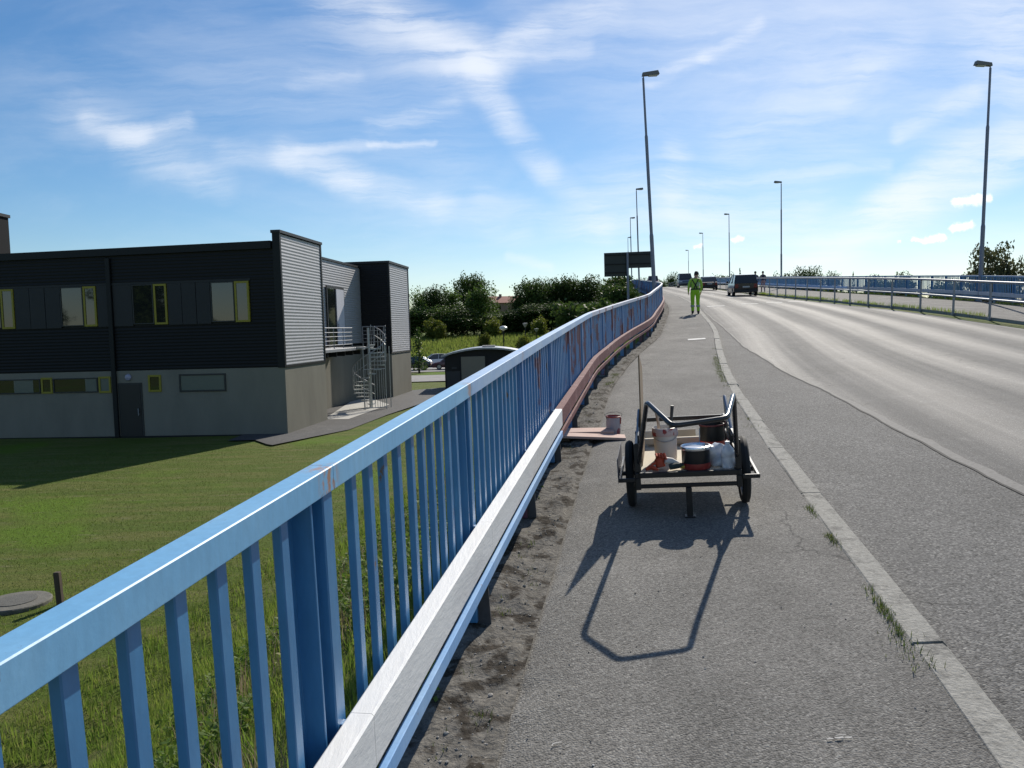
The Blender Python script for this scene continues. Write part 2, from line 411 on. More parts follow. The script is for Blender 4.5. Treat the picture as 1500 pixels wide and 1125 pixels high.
def ground_material():
    m = bpy.data.materials.new("lawn_ground"); m.use_nodes = True
    t = NT(m.node_tree); b = t.n['Principled BSDF']
    pos = t.new('ShaderNodeNewGeometry').outputs['Position']
    fine = t.noise(pos, 16, 6, 0.7)
    mow = t.noise(t.mapping(pos, (0.28, 1.5, 1), (0, 0, rad(8))), 1.1, 6, 0.65)
    big = t.noise(pos, 0.16, 4, 0.6)
    c = t.mix(t.maprange(mow, 0.40, 0.64), (0.082, 0.120, 0.018), (0.128, 0.138, 0.038))
    c = t.mix(t.maprange(big, 0.52, 0.66), c, (0.095, 0.160, 0.014))
    c = t.mix(t.math('MULTIPLY', t.maprange(t.noise(t.mapping(pos, (0.5, 1.6, 1)), 1.9, 5, 0.65), 0.56, 0.72), 0.7), c, (0.175, 0.165, 0.085))
    c = t.mix(1.0, c, t.maprange(fine, 0.25, 0.75, 0.62, 1.38, smooth=False), 'MULTIPLY')
    t.set(b.inputs['Base Color'], c)
    b.inputs['Roughness'].default_value = 0.9
    b.inputs['Specular IOR Level'].default_value = 0.12
    bn = t.new('ShaderNodeBump'); bn.inputs['Strength'].default_value = 0.9; bn.inputs['Distance'].default_value = 0.05
    t.set(bn.inputs['Height'], t.noise(pos, 22, 5, 0.7)); t.l.new(bn.outputs[0], b.inputs['Normal'])
    MATS["lawn_ground"] = m
    return m
M_ground = ground_material()
M_meadow = leafmat("meadow_grass", (0.15, 0.20, 0.035), (0.185, 0.23, 0.05), (0.22, 0.21, 0.06), 0.45, 0.3)
M_dirt = mat("dirt", (0.155, 0.145, 0.128), 0.95, spec=0.1, var=0.45, vscale=24, color2=(0.045, 0.038, 0.030), c2=(0.48, 0.60), c2scale=5.5,
             color3=(0.30, 0.285, 0.26), c3=(0.64, 0.7), c3scale=30, bump=1.0, bscale=26)

# ------------------------------------------------------------------ mesh builder
class MB:
    def __init__(self):
        self.v, self.f, self.mi = [], [], []
    def add(self, vs, fs, mi=0, M=None):
        o = len(self.v)
        if M is not None: vs = [M @ Vector(p) for p in vs]
        self.v.extend([tuple(p) for p in vs])
        for q in fs:
            self.f.append(tuple(o + i for i in q)); self.mi.append(mi)
        return self
    def box(self, a, b, M=None, mi=0):
        x0, y0, z0 = a; x1, y1, z1 = b
        if x0 > x1: x0, x1 = x1, x0
        if y0 > y1: y0, y1 = y1, y0
        if z0 > z1: z0, z1 = z1, z0
        vs = [(x0, y0, z0), (x1, y0, z0), (x1, y1, z0), (x0, y1, z0), (x0, y0, z1), (x1, y0, z1), (x1, y1, z1), (x0, y1, z1)]
        fs = [(3, 2, 1, 0), (4, 5, 6, 7), (0, 1, 5, 4), (1, 2, 6, 5), (2, 3, 7, 6), (3, 0, 4, 7)]
        return self.add(vs, fs, mi, M)
    def bbox(self, a, b, r=0.006, M=None, mi=0):
        """box with bevelled edges"""
        bm = bmesh.new()
        bmesh.ops.create_cube(bm, size=1.0)
        s = [abs(b[i] - a[i]) for i in range(3)]
        c = [(b[i] + a[i]) / 2 for i in range(3)]
        for v in bm.verts: v.co = Vector((v.co.x * s[0] + c[0], v.co.y * s[1] + c[1], v.co.z * s[2] + c[2]))
        bmesh.ops.bevel(bm, geom=list(bm.edges), offset=min(r, min(s) * 0.45), segments=1, affect='EDGES')
        bm.verts.index_update()
        self.add([v.co.copy() for v in bm.verts], [[v.index for v in f.verts] for f in bm.faces], mi, M)
        bm.free()
        return self
    def tube(self, pts, r, n=8, M=None, mi=0, caps=True):
        pts = [Vector(p) for p in pts]
        rs = r if isinstance(r, (list, tuple)) else [r] * len(pts)
        vs, fs = [], []
        prev = None
        for i, p in enumerate(pts):
            t = (pts[min(i + 1, len(pts) - 1)] - pts[max(i - 1, 0)])
            if t.length < 1e-9: t = Vector((0, 0, 1))
            t.normalize()
            if prev is None:
                a = Vector((1, 0, 0)) if abs(t.x) < 0.8 else Vector((0, 1, 0))
                nx = (a - t * a.dot(t)).normalized()
            else:
                nx = (prev - t * prev.dot(t))
                nx = nx.normalized() if nx.length > 1e-6 else Vector((1, 0, 0))
            prev = nx
            ny = t.cross(nx)
            for k in range(n):
                an = 2 * PI * k / n
                vs.append(p + (nx * math.cos(an) + ny * math.sin(an)) * rs[i])
        for i in range(len(pts) - 1):
            for k in range(n):
                k2 = (k + 1) % n
                fs.append((i * n + k, i * n + k2, (i + 1) * n + k2, (i + 1) * n + k))
        if caps:
            fs.append(tuple(reversed(range(n)))); fs.append(tuple(range((len(pts) - 1) * n, len(pts) * n)))
        return self.add(vs, fs, mi, M)
    def lathe(self, prof, n=20, M=None, mi=0, close=False):
        vs, fs = [], []
        for r, z in prof:
            for k in range(n):
                an = 2 * PI * k / n
                vs.append((r * math.cos(an), r * math.sin(an), z))
        m = len(prof)
        for i in range(m - 1):
            for k in range(n):
                k2 = (k + 1) % n
                fs.append((i * n + k, i * n + k2, (i + 1) * n + k2, (i + 1) * n + k))
        if close:
            for k in range(n):
                k2 = (k + 1) % n
                fs.append(((m - 1) * n + k, (m - 1) * n + k2, k2, k))
        else:
            fs.append(tuple(reversed(range(n)))); fs.append(tuple(range((m - 1) * n, m * n)))
        return self.add(vs, fs, mi, M)
    def extrude(self, poly, axis_a, axis_b, axis_n, origin, h, mi=0, M=None):
        """2D polygon (a,b) extruded by h along axis_n"""
        A, B, N, O = Vector(axis_a), Vector(axis_b), Vector(axis_n), Vector(origin)
        n = len(poly)
        vs = [O + A * p[0] + B * p[1] for p in poly] + [O + A * p[0] + B * p[1] + N * h for p in poly]
        fs = [tuple(reversed(range(n))), tuple(range(n, 2 * n))]
        for i in range(n):
            j = (i + 1) % n
            fs.append((i, j, n + j, n + i))
        return self.add(vs, fs, mi, M)
    def mesh(self, name, mats, smooth=False):
        me = bpy.data.meshes.new(name)
        me.from_pydata(self.v, [], self.f)
        if not isinstance(mats, (list, tuple)): mats = [mats]
        for m in mats: me.materials.append(m)
        if len(mats) > 1: me.polygons.foreach_set('material_index', self.mi)
        bm = bmesh.new(); bm.from_mesh(me); bmesh.ops.recalc_face_normals(bm, faces=bm.faces); bm.to_mesh(me); bm.free()
        if smooth:
            me.polygons.foreach_set('use_smooth', [True] * len(me.polygons))
            try: me.set_sharp_from_angle(angle=rad(40))
            except Exception: pass
        me.update()
        return me
    def build(self, name, mats, parent=None, smooth=False):
        return link(name, self.mesh(name, mats, smooth), parent)

def link(name, data, parent=None, M=None):
    o = bpy.data.objects.new(name, data)
    COL.objects.link(o)
    if parent is not None: o.parent = parent
    if M is not None: o.matrix_basis = M
    return o
def tag(o, label=None, cat=None, group=None, kind=None):
    if label: o['label'] = label
    if cat: o['category'] = cat
    if group: o['group'] = group
    if kind: o['kind'] = kind
    return o
def thing(name, label, cat, loc=(0, 0, 0), rz=0.0, group=None):
    o = bpy.data.objects.new(name, None)
    COL.objects.link(o)
    o.empty_display_size = 0.3
    o.location = loc; o.rotation_euler = (0, 0, rz)
    return tag(o, label, cat, group)
KIDS = {}
def copy_tree(o, parent=None):
    c = o.copy(); COL.objects.link(c)
    if parent is not None: c.parent = parent
    for ch in list(o.children): copy_tree(ch, c)
    return c
def fast_mesh(name, verts, faces, mats, uvs=None, mi=None):
    """numpy mesh; faces all of one size"""
    verts = np.asarray(verts, dtype=np.float32); faces = np.asarray(faces, dtype=np.int32)
    me = bpy.data.meshes.new(name)
    nf, k = faces.shape
    me.vertices.add(len(verts)); me.vertices.foreach_set('co', verts.ravel())
    me.loops.add(nf * k); me.loops.foreach_set('vertex_index', faces.ravel())
    me.polygons.add(nf); me.polygons.foreach_set('loop_start', np.arange(0, nf * k, k, dtype=np.int32))
    me.polygons.foreach_set('loop_total', np.full(nf, k, dtype=np.int32))
    if not isinstance(mats, (list, tuple)): mats = [mats]
    for m in mats: me.materials.append(m)
    if mi is not None: me.polygons.foreach_set('material_index', np.asarray(mi, dtype=np.int32))
    if uvs is not None:
        l = me.uv_layers.new(name='UVMap')
        l.data.foreach_set('uv', np.asarray(uvs, dtype=np.float32)[faces.ravel()].ravel())
    me.update(calc_edges=True)
    me.validate()
    return me

# ------------------------------------------------------------------ the lie of the land
class Curve:
    def __init__(self, pts):
        self.x = [p[0] for p in pts]; self.y = [p[1] for p in pts]
        n = len(pts); s = [(self.y[i + 1] - self.y[i]) / (self.x[i + 1] - self.x[i]) for i in range(n - 1)]
        self.m = [s[0]] + [(s[i - 1] * (self.x[i + 1] - self.x[i]) + s[i] * (self.x[i] - self.x[i - 1])) / (self.x[i + 1] - self.x[i - 1]) for i in range(1, n - 1)] + [s[-1]]
    def __call__(self, d):
        x, y, m = self.x, self.y, self.m
        if d <= x[0]: return y[0] + m[0] * (d - x[0])
        if d >= x[-1]: return y[-1] + m[-1] * (d - x[-1])
        i = max(j for j in range(len(x)) if x[j] <= d)
        i = min(i, len(x) - 2)
        h = x[i + 1] - x[i]; t = (d - x[i]) / h
        return ((2*t**3 - 3*t*t + 1) * y[i] + (t**3 - 2*t*t + t) * h * m[i] + (-2*t**3 + 3*t*t) * y[i + 1] + (t**3 - t*t) * h * m[i + 1])
    def slope(self, d): return (self(d + 0.05) - self(d - 0.05)) / 0.1
Z = Curve([(-40, -2.27), (-10, -0.665), (0, -.13), (10, .405), (20, .95), (27, 1.42), (35, 2.02), (50, 2.95), (66, 3.87), (90, 5.3), (117, 6.9), (160, 8.9), (190, 9.85), (250, 10.7), (350, 11.0), (700, 11.0)])
F = Curve([(-40, -7.25), (0, -.888), (2.35, -.514), (8.3, .43), (10.24, .753), (12.2, 1.08), (14.2, 1.42), (16.1, 1.83), (18.1, 2.27), (20, 2.74), (22, 3.27), (23.9, 3.81), (25.8, 4.33), (30, 5.27), (35, 6.37), (41, 7.58), (60, 10.6), (90, 14.4), (132, 19.8), (178, 25.9), (250, 35.5), (400, 55.0)])
K = Curve([(-40, -5.18), (0, 1.22), (2.88, 1.69), (3.92, 1.867), (6.16, 2.232), (10.9, 3.045), (15, 3.85), (20, 4.96), (27, 6.57), (35, 8.05), (41, 9.2), (60, 12.4), (90, 16.2), (132, 21.6), (178, 27.7), (250, 37.2), (400, 56.7)])
G = Curve([(-40, 5.2), (0, 12.0), (20, 15.6), (30, 16.75), (40, 17.2), (47, 17.9), (52, 18.3), (63, 19.5), (90, 23.4), (132, 28.9), (178, 35.2), (250, 44.7), (400, 64.0)])
R = Curve([(-40, 10.5), (0, 17.2), (30, 20.7), (39, 22.2), (63, 25.3), (87, 28.3), (130, 34.2), (172, 39.9), (223, 47.9), (400, 72.0)])
LAWN = -2.6
def pz(x, y):
    """top of the near footpath, which falls gently towards the railing"""
    return Z(y) - 0.04 * max(0.0, K(y) - x) * (1 - smooth(30, 60, y))
def smooth(a, b, x):
    t = min(1, max(0, (x - a) / (b - a))); return t * t * (3 - 2 * t)
def low(x, y):
    """level of the land beside the embankment"""
    z = LAWN + 0.04 * math.sin(x * .37 + 1) * math.sin(y * .29)
    z += 2.9 * smooth(112, 158, y + 0.1 * x) * (1 if x < 60 else .6)
    z += 9.0 * smooth(230, 420, y)
    return z
def ground_z(x, y):
    fl, fr = F(y) - 0.16, R(y) + 0.2
    if x <= fl:
        t = fl - x
        top = Z(y) - 0.13 - 0.03 * t
        return max(low(x, y), top - max(0, t - 0.25) * 0.62) if t < 22 else low(x, y)
    if x >= fr:
        t = x - fr
        return max(low(x, y), Z(y) - 0.1 - max(0, t - 0.6) * 0.55) if t < 26 else low(x, y)
    return Z(y) - 0.45

def dgrid(a, b, n0=0.5, g=1.035):
    out = [a]; 
    while out[-1] < b:
        out.append(out[-1] + max(n0, abs(out[-1]) * (g - 1)))
    out[-1] = b
    return out

def strip(name, left, right, zf, mat_, d0, d1, nlat=6, step=0.35, growth=1.03, jitter=0.0, kind='structure', latpow=1.0):
    ds = dgrid(d0, d1, step, growth)
    vs, fs, uv = [], [], []
    for d in ds:
        a, b = left(d), right(d)
        for j in range(nlat + 1):
            s = (j / nlat) ** latpow
            x = a + (b - a) * s
            vs.append((x, d, zf(d, s, x))); uv.append((x - a, d))
    n = nlat + 1
    for i in range(len(ds) - 1):
        for j in range(nlat):
            fs.append((i * n + j, i * n + j + 1, (i + 1) * n + j + 1, (i + 1) * n + j))
    me = fast_mesh(name, vs, fs, mat_, uv)
    me.polygons.foreach_set('use_smooth', [True] * len(me.polygons))
    o = link(name, me)
    tag(o, kind=kind)
    return o

# ground sheet out to the horizon
lat_l = [0, .12, .25, .5, .8, 1.2, 1.7, 2.2, 2.8, 3.4, 4, 4.7, 5.5, 6.5, 8, 10, 13, 17, 22, 28, 36, 46, 60, 80, 110, 150, 220, 340, 600, 1200, 2500]
lat_r = [0, .4, .8, 1.5, 3, 5, 8, 12, 18, 26, 36, 50, 70, 100, 150, 240, 400, 800, 2000]
ys = [-60, -45, -30, -20, -14, -10, -7, -5, -3.5] + dgrid(-2.5, 3500, 0.4, 1.045)
vs, fs = [], []
for y in ys:
    row = [F(y) - .16 - t for t in reversed(lat_l)] + [R(y) + .2 + t for t in lat_r]
    for x in row: vs.append((x, y, ground_z(x, y) if True else 0))
n = len(lat_l) + len(lat_r)
for i in range(len(ys) - 1):
    for j in range(n - 1):
        fs.append((i * n + j, i * n + j + 1, (i + 1) * n + j + 1, (i + 1) * n + j))
me = fast_mesh("ground", vs, fs, M_ground)
me.polygons.foreach_set('use_smooth', [True] * len(me.polygons))
tag(link("ground", me), kind='structure')

# dirt verge between railing and footpath, lumpy
def hsh(a, b):
    v = math.sin(a * 127.1 + b * 311.7) * 43758.5453
    return v - math.floor(v)
def vnoise(x, y):
    xi, yi = math.floor(x), math.floor(y); fx, fy = x - xi, y - yi
    fx, fy = fx * fx * (3 - 2 * fx), fy * fy * (3 - 2 * fy)
    a = hsh(xi, yi) * (1 - fx) + hsh(xi + 1, yi) * fx
    b = hsh(xi, yi + 1) * (1 - fx) + hsh(xi + 1, yi + 1) * fx
    return a * (1 - fy) + b * fy
def edge_jit(d): return 0.07 * (vnoise(d * 2.3, 3) - .5) + 0.05 * (vnoise(d * 8, 8) - .5) + 0.03 * (vnoise(d * 27, 5) - .5)
DIRT_R = lambda d: F(d) + 0.235 + edge_jit(d)
def dirt_z(d, s, x):
    z = Z(d) - 0.100 + 0.025 * s
    z += 0.06 * (vnoise(x * 7, d * 6) - .5) + 0.024 * (vnoise(x * 26, d * 22) - .5)
    if s > 0.93: z = pz(x, d) - 0.02
    return z
strip("verge", lambda d: F(d) - 0.2, lambda d: F(d) + 0.30, dirt_z, M_dirt, -3, 60, nlat=16, step=0.035, growth=1.012)
strip("verge", lambda d: F(d) - 0.2, lambda d: F(d) + 0.3, lambda d, s, x: Z(d) - .06, M_dirt, 60, 330, nlat=2, step=2)
# footpath with a broken inner edge
def path_z(d, s, x):
    z = pz(x, d) + 0.008 * (vnoise(x * 1.6, d * .9) - .5)
    if s == 0: z -= 0.05
    return z
strip("footpath", DIRT_R, lambda d: K(d) - 0.004, path_z, M_path, -3, 330, nlat=10, step=0.03, growth=1.012)
# kerb: one stone at a time
KW = 0.17
kerb = strip("kerb", lambda d: K(d) + 0.004, lambda d: K(d) + KW - 0.02, lambda d, s, x: Z(d) - 0.07, M_kerb, -3, 330, nlat=1, step=1.0)
def kerb_stone(a, b, name="kerb_stone"):
    m = MB(); nseg = max(1, int((b - a) / 0.5))
    prof = [(0.0, -0.14), (0.0, -0.004), (0.012, 0.006), (KW - 0.022, 0.004), (KW, -0.02), (KW + 0.012, -0.16)]
    P = len(prof); vs = []; jz = random.uniform(-.006, .006); jx = random.uniform(-.006, .006)
    for i in range(nseg + 1):
        d = a + (b - a) * i / nseg
        for px_, pz in prof:
            vs.append((K(d) + px_ + jx + random.uniform(-.003, .003), d, Z(d) + pz + jz + random.uniform(-.0025, .0025)))
    f = []
    for i in range(nseg):
        for k in range(P - 1): f.append((i * P + k, i * P + k + 1, (i + 1) * P + k + 1, (i + 1) * P + k))
    f.append(tuple(range(P))); f.append(tuple(range(nseg * P, nseg * P + P)))
    m.add(vs, f)
    return m.build(name, M_kerb, kerb)
edges = [-1.2, 0.9, 2.35, 3.79, 6.55, 8.35, 10.0, 11.9]
while edges[-1] < 75: edges.append(edges[-1] + random.uniform(1.4, 2.2))
for a, b in zip(edges[:-1], edges[1:]): kerb_stone(a + .006, b - .006)
far_k = edges[-1]
strip("kerb", lambda d: K(d), lambda d: K(d) + KW, lambda d, s, x: Z(d), M_kerb, far_k, 330, nlat=1, step=1.5)
# road: coarse repaired strip beside the kerb, then the old carriageway
RD = 0.12
road_z = lambda d: Z(d) - RD
SO = Curve([(0, 1.7), (6.6, 1.65), (7.8, 1.58), (9, 1.55), (10.6, 1.48), (12.9, 1.35), (15.6, 1.1), (19, .84), (22.6, .54), (30.7, .25), (45, .1), (70, .06)])
SEAM = lambda d: K(d) + KW + SO(d) + 0.012 * math.sin(d * 1.1) + .03 * (vnoise(d * 1.7, 1) - .5) + .016 * (vnoise(d * 6, 2) - .5)
strip("road_strip", lambda d: K(d) + KW - 0.01, lambda d: SEAM(d),
      lambda d, s, x: road_z(d) + 0.05 * math.sin(PI * (x - K(d)) / (G(d) - K(d))) + 0.006, M_strip, -3, 60, nlat=4, step=0.15, growth=1.02)
strip("road", lambda d: K(d) + KW - 0.01, lambda d: G(d) + 0.06, lambda d, s, x: road_z(d) + 0.0 + 0.05 * math.sin(PI * s), M_road, -3, 330, nlat=14, step=0.3)
# worn seam between the two
seam_z = lambda d, s, x: road_z(d) + 0.05 * math.sin(PI * (x - K(d)) / (G(d) - K(d)))
strip("road_crack", lambda d: SEAM(d) - .012, lambda d: SEAM(d) + .012 + .012 * vnoise(d * 5, 7), lambda d, s, x: seam_z(d, s, x) + 0.012, mat("crack_tar", (.02, .02, .02), .9), 1.0, 45, nlat=1, step=0.1, growth=1.02)
strip("road_seam", lambda d: SEAM(d) + .01, lambda d: SEAM(d) + .02 + .05 * vnoise(d * 1.3, 5) + .03 * vnoise(d * 6, 1) + .10 * smooth(15, 8, d),
      lambda d, s, x: seam_z(d, s, x) + 0.009,
      mat("worn_seam", (0.165, 0.16, 0.152), 0.85, var=0.3, vscale=30, spec=.3), 1.0, 40, nlat=2, step=0.12, growth=1.02)
# right-hand path behind the guard rail
strip("right_footpath", lambda d: G(d) + 0.06, lambda d: R(d) - 0.2, lambda d, s, x: Z(d) + 0.0 + 0.0 * s, M_path, -3, 330, nlat=6, step=0.6)
strip("right_kerb_face", lambda d: G(d) + 0.055, lambda d: G(d) + 0.07, lambda d, s, x: road_z(d) - .02 + (RD + .024) * s, M_kerb, -3, 330, nlat=1, step=1.0)
strip("right_verge", lambda d: R(d) - 0.35, lambda d: R(d) + 0.3, lambda d, s, x: Z(d) + 0.006 - .1 * max(0, s - .6), M_dirt, -3, 330, nlat=4, step=1.0)

# markings left of a worn crossing, and a stop bar on the path
def marking(cx, cy, w_, l_, zf, ang=0.18):
    m = MB(); vs = []; nx = 4
    for j in (0, 1):
        for i in range(nx + 1):
            y = cy + (j - .5) * l_; x = cx + (i / nx - .5) * w_ + ang * (y - cy)
            vs.append((x, y, zf(x, y)))
    fs_ = [(i, i + 1, nx + 2 + i, nx + 1 + i) for i in range(nx)]
    m.add(vs, fs_)
    o = m.build("road_marking", M_mark); tag(o, kind='structure'); return o
rz_ = lambda x, y: road_z(y) + 0.05 * math.sin(PI * (x - K(y)) / (G(y) - K(y))) + 0.008
for cx, cy in ((11.05, 44.5), (13.2, 45.7), (15.0, 47.0), (9.95 + 6.6, 47.9)):
    marking(cx, cy, .95, .7, rz_)
for cy in (60, 72, 84, 96, 110, 126, 144):
    marking((K(cy) + G(cy)) / 2 + .2, cy, 0.14, 3.0, rz_, 0.14)
marking((1022 - 750) / 1210 * 23.6 , 23.6, .5, 0.45, lambda x, y: pz(x, y) + 0.014)

# paved yard, lot and lanes below
def patch(name, poly, z, m_):
    m = MB(); m.add([(x, y, z if z is not None else ground_z(x, y) + .01) for x, y in poly], [tuple(range(len(poly)))])
    o = m.build(name, m_); tag(o, kind='structure'); return o
LZ = LAWN + 0.06
patch("yard_pavement", [(-10.4, 33.0), (-9.5, 31.6), (-9.2, 31.3), (-7.12, 35.7), (-6.35, 41.8), (-4.9, 50.0), (-3.0, 53.8), (3.5, 54.5), (3.5, 66), (-4, 62), (-6.79, 59.3), (-9.5, 57.0), (-11.5, 57.0), (-11.5, 35.3), (-11.5, 33)], LZ, M_yard)
patch("lane", [(-60, 69.0), (1.5, 69.0), (1.5, 79.0), (-60, 79.0)], LZ, M_lot)
patch("parking_lot", [(-60, 85.5), (3, 85.5), (3, 110), (-60, 110)], LZ + .004, M_lot)

# ------------------------------------------------------------------ left railing
M_foot = mat("dark_post_foot", (.055, .055, .06), .7, var=.3, vscale=15)
def frame_at(curve, d, drop):
    p = Vector((curve(d) - (.012 if curve is F else 0), d, Z(d) - drop))
    t = Vector((curve.slope(d), 1, Z.slope(d))).normalized()
    s = Vector((1, -curve.slope(d), 0)).normalized()
    nrm = s.cross(t).normalized()
    M = Matrix((s, t, nrm)).transposed().to_4x4(); M.translation = p
    return M
def march(curve, d, ds):
    t = Vector((curve.slope(d), 1, Z.slope(d)))
    return d + ds / t.length

def railing(root, curve, sg, d_first, d_end, span_mats, max_bal=300, max_span=295):
    """sg=+1: the path lies on +x"""
    loc = root.location.copy()
    inv = Matrix.Translation(-loc)
    # shared pieces
    bal = {}
    def bal_mesh(mm):
        if mm.name not in bal:
            m = MB(); m.bbox((-.046 * sg, -.0225, .30), (-.021 * sg, .0225, 1.245), 0.003)
            bal[mm.name] = m.mesh("baluster", mm)
        return bal[mm.name]
    pst = {}
    def post_mesh(mm):
        if mm.name not in pst:
            m = MB()
            m.bbox((-.092 * sg, -.07, .02), (-.008 * sg, 0, 1.244), 0.004)          # box post
            m.bbox((-.088 * sg, -.150, .28), (-.012 * sg, -.138, 1.244), 0.002)      # edge plate
            m.box((-.080 * sg, -.138, .28), (-.070 * sg, -.0702, 1.243))             # web
            m.box((-.080 * sg, -.25, .28), (-.070 * sg, -.150, 1.243))
            m.bbox((-.13 * sg, -.12, -.05), (.07 * sg, .0 + .012, .0), 0.004, mi=1)        # foot plate
            m.extrude([(-.012, .0), (.062, .0), (.056, .12), (.05, .29), (-.012, .29)], (sg, 0, 0), (0, 0, 1), (0, 1, 0), (0, -.042, 0), .014, mi=1)
            m.box((-.01 * sg, -.05, .40), (.004 * sg, -.02, .55))
            pst[mm.name] = m.mesh("post", [mm, M_foot])
        return pst[mm.name]
    d = d_first; k = 0; nb = 0
    rest_bal = MB(); rest_post = MB(); rest_parts = {}
    while d < d_end:
        far = d > 62
        L_ = 2.0 if not far else 6.0
        d2 = march(curve, march(curve, d, L_ / 2), L_ / 2)
        mr, mb, mm, ml = span_mats(d)
        Ms = frame_at(curve, d, .09); Me = frame_at(curve, d2, .09)
        def sweep(x0, x1, z0, z1, bev, gap=0.002, nsub=2):
            prof = [(x0, z0 + bev), (x0 + (bev if x1 > x0 else -bev), z0), (x1 - (bev if x1 > x0 else -bev), z0), (x1, z0 + bev), (x1, z1 - bev), (x1 - (bev if x1 > x0 else -bev), z1), (x0 + (bev if x1 > x0 else -bev), z1), (x0, z1 - bev)]
            m = MB(); vs = []
            for i in range(nsub + 1):
                dd = d + (d2 - d) * (i / nsub)
                if i == 0: dd += gap
                if i == nsub: dd -= gap
                Mi = inv @ frame_at(curve, dd, .09)
                for a, b in prof: vs.append(Mi @ Vector((a, 0, b)))
            n = len(prof); fs_ = [tuple(range(n)), tuple(range(nsub * n, nsub * n + n))]
            for i in range(nsub):
                for j in range(n):
                    j2 = (j + 1) % n
                    fs_.append((i * n + j, i * n + j2, (i + 1) * n + j2, (i + 1) * n + j))
            m.add(vs, fs_); return m
        sweep(-.073 * sg, 0, 1.243, 1.315, .0028, .0015).build("top_rail", mr, root)
        if k % 2 == 0 or True:
            sweep(.002 * sg, .079 * sg, .387, .560, .007, .0012).build("beam", mm, root)
        sweep(.052 * sg, .079 * sg, .272, .336, .003, .001).build("lower_rail", ml, root)
        # posts
        dp = d
        while dp < d2 - .5:
            if dp < 120 or k % 2 == 0:
                link("post", post_mesh(mb), root, inv @ frame_at(curve, dp, .09))
            # balusters of the span that follows this post
            offs = tuple(.083 + 1.036 * q for q in (.13, .29, .45, .62, .79, .95, 1.10, 1.255, 1.405, 1.57))
            for o_ in offs:
                db = march(curve, dp, o_)
                Mb = inv @ frame_at(curve, db, .09)
                if nb < max_bal:
                    link("baluster", bal_mesh(mb), root, Mb @ Matrix.Rotation(rad(random.gauss(0, .25)), 4, 'X') @ Matrix.Rotation(rad(random.gauss(0, .8)), 4, 'Z')); nb += 1
                else:
                    rest_bal.box((-.046 * sg, -.0225, .30), (-.021 * sg, .0225, 1.245), Mb)
            dp = march(curve, march(curve, dp, 1.0), 1.0)
        d = d2; k += 1
    o = rest_bal.build("distant_balusters", M_bal_old if sg > 0 else M_bal, root)
    o['kind'] = 'stuff'

lroot = thing("bridge_railing", "blue steel railing with white and red primed beam along the near footpath", "railing", (F(2.35), 2.35, Z(2.35) - .09))
def left_mats(d):
    mr = M_rail_near if d < 4.2 else (M_rail_pale if d < 14 else M_rail_chalk)
    mb = M_bal if d < 6.0 else M_bal_old
    return mr, mb, (M_white if d < 8.3 else M_primer), (M_low_blue if d < 8.2 else M_primer)
railing(lroot, F, +1, 2.436 - 1.975 * 1, 235, left_mats, 300)
rroot = thing("bridge_railing", "blue railing on the far side of the road behind the galvanised guard rail", "railing", (R(26), 26, Z(26) - .09))
M_beam_dull = mat("dull_beam_paint", (0.45, 0.46, 0.50), 0.6, var=0.15, vscale=4)
railing(rroot, R, -1, 26, 235, lambda d: (M_bal, M_bal, M_beam_dull if d < 60 else M_low_blue, M_bal), 300)

# ------------------------------------------------------------------ guard rail on the right
groot = thing("guard_rail", "galvanised two-bar guard rail along the far edge of the road", "guard rail", (G(22), 22, Z(22)))
ginv = Matrix.Translation(-groot.location)
gp = MB(); gp.bbox((-.035, -.03, -.12), (.035, .03, 1.19), .008); gp.bbox((-.05, -.05, -.13), (.05, .05, -.0), .01)
gpm = gp.mesh("post", M_galv)
gposts = []; d = 20.5
while d < 200:
    gposts.append(d); d = d + (2.75 if d < 60 else 5.5)
for a, b in zip(gposts[:-1], gposts[1:]):
    link("post", gpm, groot, ginv @ frame_at(G, a, 0))
    for hz, r_ in ((1.22, .042), (.62, .036)):
        m = MB(); m.tube([ginv @ (frame_at(G, a + (b - a) * i / 3, 0) @ Vector((-.03 if hz < 1 else 0, 0, hz))) for i in range(4)], r_, 8)
        m.build("rail", M_galv, groot, smooth=True)

# ------------------------------------------------------------------ street lamps
def make_lamp():
    root = thing("street_lamp", "", "street lamp")
    m = MB(); m.tube([(0, 0, -.4), (0, 0, 3.6)], .095, 10); m.tube([(0, 0, 3.6), (0, 0, 3.72)], [.095, .075], 10); m.tube([(0, 0, 3.72), (0, 0, 8.2)], .075, 10)
    m.tube([(0, 0, 8.2), (0, 0, 8.3)], [.075, .055], 10); m.tube([(0, 0, 8.3), (0, 0, 10.9)], [.055, .05], 10)
    m.build("pole", M_pole, root, smooth=True)
    m = MB(); m.bbox((-.05, -.05, .5), (.05, -.098, .95), .01); m.build("access_door", M_pole, root)
    m = MB(); m.tube([(0, 0, 10.85), (.02, 0, 11.0), (.3, 0, 11.05)], .035, 8); m.build("arm", M_pole, root, smooth=True)
    h = MB()
    h.add([(-.05, -.10, 10.98), (-.05, .10, 10.98), (.75, .14, 11.02), (.75, -.14, 11.02), (-.02, -.08, 11.13), (-.02, .08, 11.13), (.70, .10, 11.20), (.70, -.10, 11.20)],
          [(0, 1, 2, 3), (7, 6, 5, 4), (0, 3, 7, 4), (1, 0, 4, 5), (2, 1, 5, 6), (3, 2, 6, 7)])
    hd = h.build("lamp_head", M_lamphead, root)
    l = MB(); l.bbox((.25, -.10, 10.955), (.68, .10, 11.012), .02); l.build("lens", M_lens, hd)
    return root
lamp0 = make_lamp()
